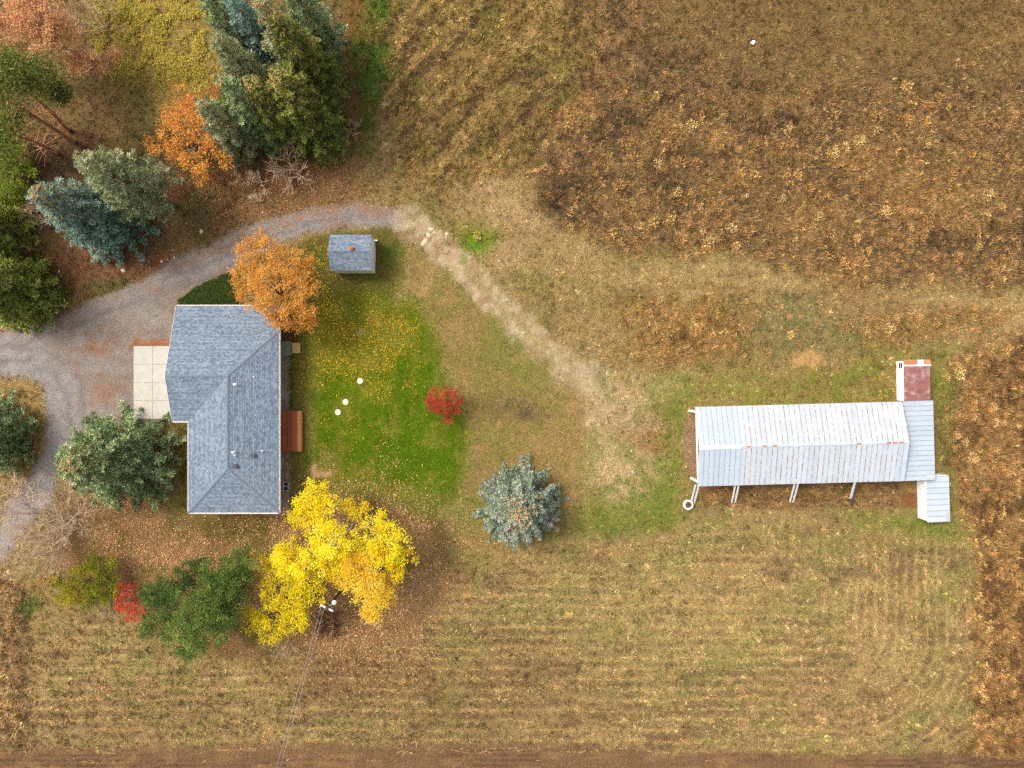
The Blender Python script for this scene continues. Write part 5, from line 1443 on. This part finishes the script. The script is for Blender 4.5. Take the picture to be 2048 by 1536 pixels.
# yellow undergrowth at the top
UG = zone([(200, -60), (430, -60), (440, 60), (425, 150), (400, 170), (320, 180), (230, 150), (195, 60)], 26, 60)
x, y, rg = scatter(300000, np.clip(UG * sstep(.40, .64, f25) * sstep(330, 0, PY + 60), 0, 1), 605, (-42, -28, 27, 39))
n = len(x); P = np.stack([x, y, gsample(ZG, x, y) + rg.uniform(.05, .5, n) * gsample(f25, x, y)], 1); L = rg.uniform(.09, .18, n)
V, F = kites(P, rg.normal(size=(n, 3)) * (1, 1, .4), L, L * .6, rg, up=np.array([0, 0, 1.2]))
tag(obj('undergrowth', mesh_np('undergrowth', V, F, M['leaf'], np.repeat(pal_pick([lin(104, 112, 44), lin(186, 164, 66), lin(230, 204, 116)], np.clip(rg.normal(size=n) * .24 + .45 + .5 * (gsample(f60, x, y) - .5), 0, 1), rg), 4, 0))), 'yellow-green undergrowth left of the spruce grove', 'undergrowth', kind='stuff')

# fallen leaves
def litter(name, label, spots, pal, seed, n, size=(.07, .15), maskout=None):
    dens = np.zeros(PX.shape)
    for (cx, cy, rx_, ry_, s_) in spots: dens = np.maximum(dens, blob(cx, cy, rx_, ry_, .7, .5) * s_)
    dens *= (.35 + .9 * sstep(.35, .65, f25))
    if maskout is not None: dens *= maskout
    x, y, rg = scatter(n, np.clip(dens, 0, 1), seed, (-50, 12, -32, 38))
    n = len(x); P = np.stack([x, y, gsample(ZG, x, y) + rg.uniform(.02, .07, n)], 1); L = rg.uniform(size[0], size[1], n)
    D = rg.normal(size=(n, 3)) * (1, 1, .25)
    V, F = kites(P, D, L, L * .7, rg, up=np.array([0, 0, 2.0]))
    c = np.repeat(pal_pick(pal, np.clip(rg.random(n), 0, 1), rg, .16), 4, 0)
    tag(obj(name, mesh_np(name, V, F, M['litter'], c)), label, 'leaves', kind='stuff')
notb = (~BLOCK).astype(float)
litter('fallen_leaves', 'yellow leaves scattered over the lawn by the orange tree', ((690, 680, 130, 90, .55), (640, 640, 70, 60, .7), (640, 560, 40, 60, .45), (760, 740, 90, 60, .2), (740, 650, 70, 40, .35), (600, 500, 50, 30, .4), (690, 800, 140, 110, .05)),
       [lin(170, 120, 36), lin(206, 156, 40), lin(226, 186, 70)], 611, 330000, (.07, .14), notb)
litter('fallen_leaves', 'tan leaves thick on the ground around the yellow trees', ((690, 1130, 200, 170, .5), (830, 1160, 80, 110, .45), (700, 1270, 160, 60, .4), (640, 1000, 90, 40, .4), (480, 1060, 120, 40, .22), (340, 1100, 150, 60, .42), (250, 1060, 90, 50, .35), (860, 1040, 70, 60, .16), (420, 1100, 120, 50, .25)),
       [lin(136, 92, 62), lin(190, 142, 96), lin(222, 186, 132)], 612, 700000, (.07, .15), notb)
litter('fallen_leaves', 'orange-brown leaves on the verge of the drive below the grove', ((560, 400, 150, 40, .45), (470, 380, 80, 50, .4), (690, 390, 80, 30, .35), (620, 430, 120, 26, .25), (760, 420, 50, 20, .35), (400, 330, 80, 60, .35), (640, 340, 80, 30, .3), (500, 460, 60, 26, .3), (300, 440, 120, 60, .12), (200, 720, 130, 100, .03), (60, 850, 40, 100, .3)),
       [lin(140, 88, 50), lin(190, 128, 70), lin(220, 168, 110)], 613, 420000, (.07, .14), notb)

# pale stones by the drive
def stone_mesh(seed):
    rg = np.random.default_rng(seed); m = MB(); n = 8; prof = [(.6, -.25), (1.0, .05), (.85, .35), (.4, .55)]
    m.lathe((0, 0, 0), prof, n); me_v = [np.array(p) * (1 + rg.uniform(-.22, .22, 3)) for p in m.v]; m.v = [tuple(p) for p in me_v]
    return m.mesh('stone', M['stone'])
M['stone'] = solid('pale_stone', lin(196, 178, 152), .9, .1, .3, 4.0)
sm = [stone_mesh(800 + i) for i in range(4)]
STN = [(403, 463, .22, 'largest pale stone on the grass bank above the drive'), (346, 500, .09, 'small white stone at the upper edge of the drive'), (349, 515, .12, 'white stone just inside the upper verge of the drive'), (324, 523, .15, 'pale stone on the verge below the blue spruce'), (298, 522, .08, 'tiny white stone on the verge, right of the long one'), (247, 541, .17, 'long white stone on the verge left of the others'),
       (283, 529, .07, 'tiny white stone between the long stone and the pale one'), (300, 536, .07, 'tiny white stone nearest the gravel'), (525, 425, .10, 'pale stone in the leaves above the drive'), (1263, 902, .12, 'white stone on the bare earth left of the barn'), (855, 375, .08, 'single white stone beside the combed grass'), (17, 1143, .20, 'white stone at the left edge above the ditch'), (17, 1180, .13, 'smaller white stone at the left edge above the ditch')]
for i, (px, py, s_, lb) in enumerate(STN):
    p = W(px, py); o = obj('stone', sm[i % 4], None, (p[0], p[1], zg(p[0], p[1]) + .02)); o.scale = (s_ * (1.5 if 'long' in lb and 'left' in lb else 1), s_, s_); o.rotation_euler = (0, 0, i * 1.3 - .5)
    tag(o, lb, 'stone', 'pale stones by the drive and yard')
rs = np.random.default_rng(9)
for i, (px, py, s_, lb) in enumerate(((862, 458, .34, 'topmost pale rock at the head of the stony track'), (856, 470, .32, 'second pale rock down the head of the stony track'), (850, 482, .40, 'biggest pale rock at the head of the stony track'), (868, 465, .24, 'right-hand pale rock at the head of the stony track'), (845, 487, .28, 'lowest pale rock at the head of the stony track'), (893, 468, .26, 'pale rock right of the cluster at the track head'))):
    p = W(px, py); o = obj('rock', sm[(i + 1) % 4], None, (p[0], p[1], zg(p[0], p[1]))); o.scale = (s_ * .8, s_ * .6, s_ * .3); o.rotation_euler = (0, 0, i * 2.1)
    tag(o, lb, 'rock', 'pale rocks at the track head')
# flowering weed in the green patch
leafy('small yellow-leaved plant in the green patch above the track', 954, 474, ((953, 466, .35, .22), (957, 474, .35, .22), (950, 476, .3, .18)), [lin(150, 140, 40), lin(214, 186, 80), lin(236, 220, 150)], 821, name='yellow_plant', cat='plant', dens=420, clump=.16, leaf=(.07, .13), trunk_r=.015, z_fork=.1)
leafy('low green plant growing in the bare patch of the yard', 1042, 820, ((1035, 812, .2, .35, 0, .5), (1048, 826, .2, .35, 0, .5), (1058, 812, .2, .3, .2, .4)), [lin(84, 96, 40), lin(124, 128, 62), lin(160, 150, 80)], 822, name='low_plant', cat='plant', dens=300, clump=.2, leaf=(.06, .12), trunk_r=.012, z_fork=.08)
leafy('green weeds growing inside the white concrete ring', 1377, 1010, ((1376, 1008, .45, .18), (1380, 1012, .45, .15)), [lin(56, 64, 30), lin(92, 96, 50), lin(120, 116, 66)], 823, name='ring_weeds', cat='weeds', dens=500, clump=.14, leaf=(.05, .1), trunk_r=.01, z_fork=.2)
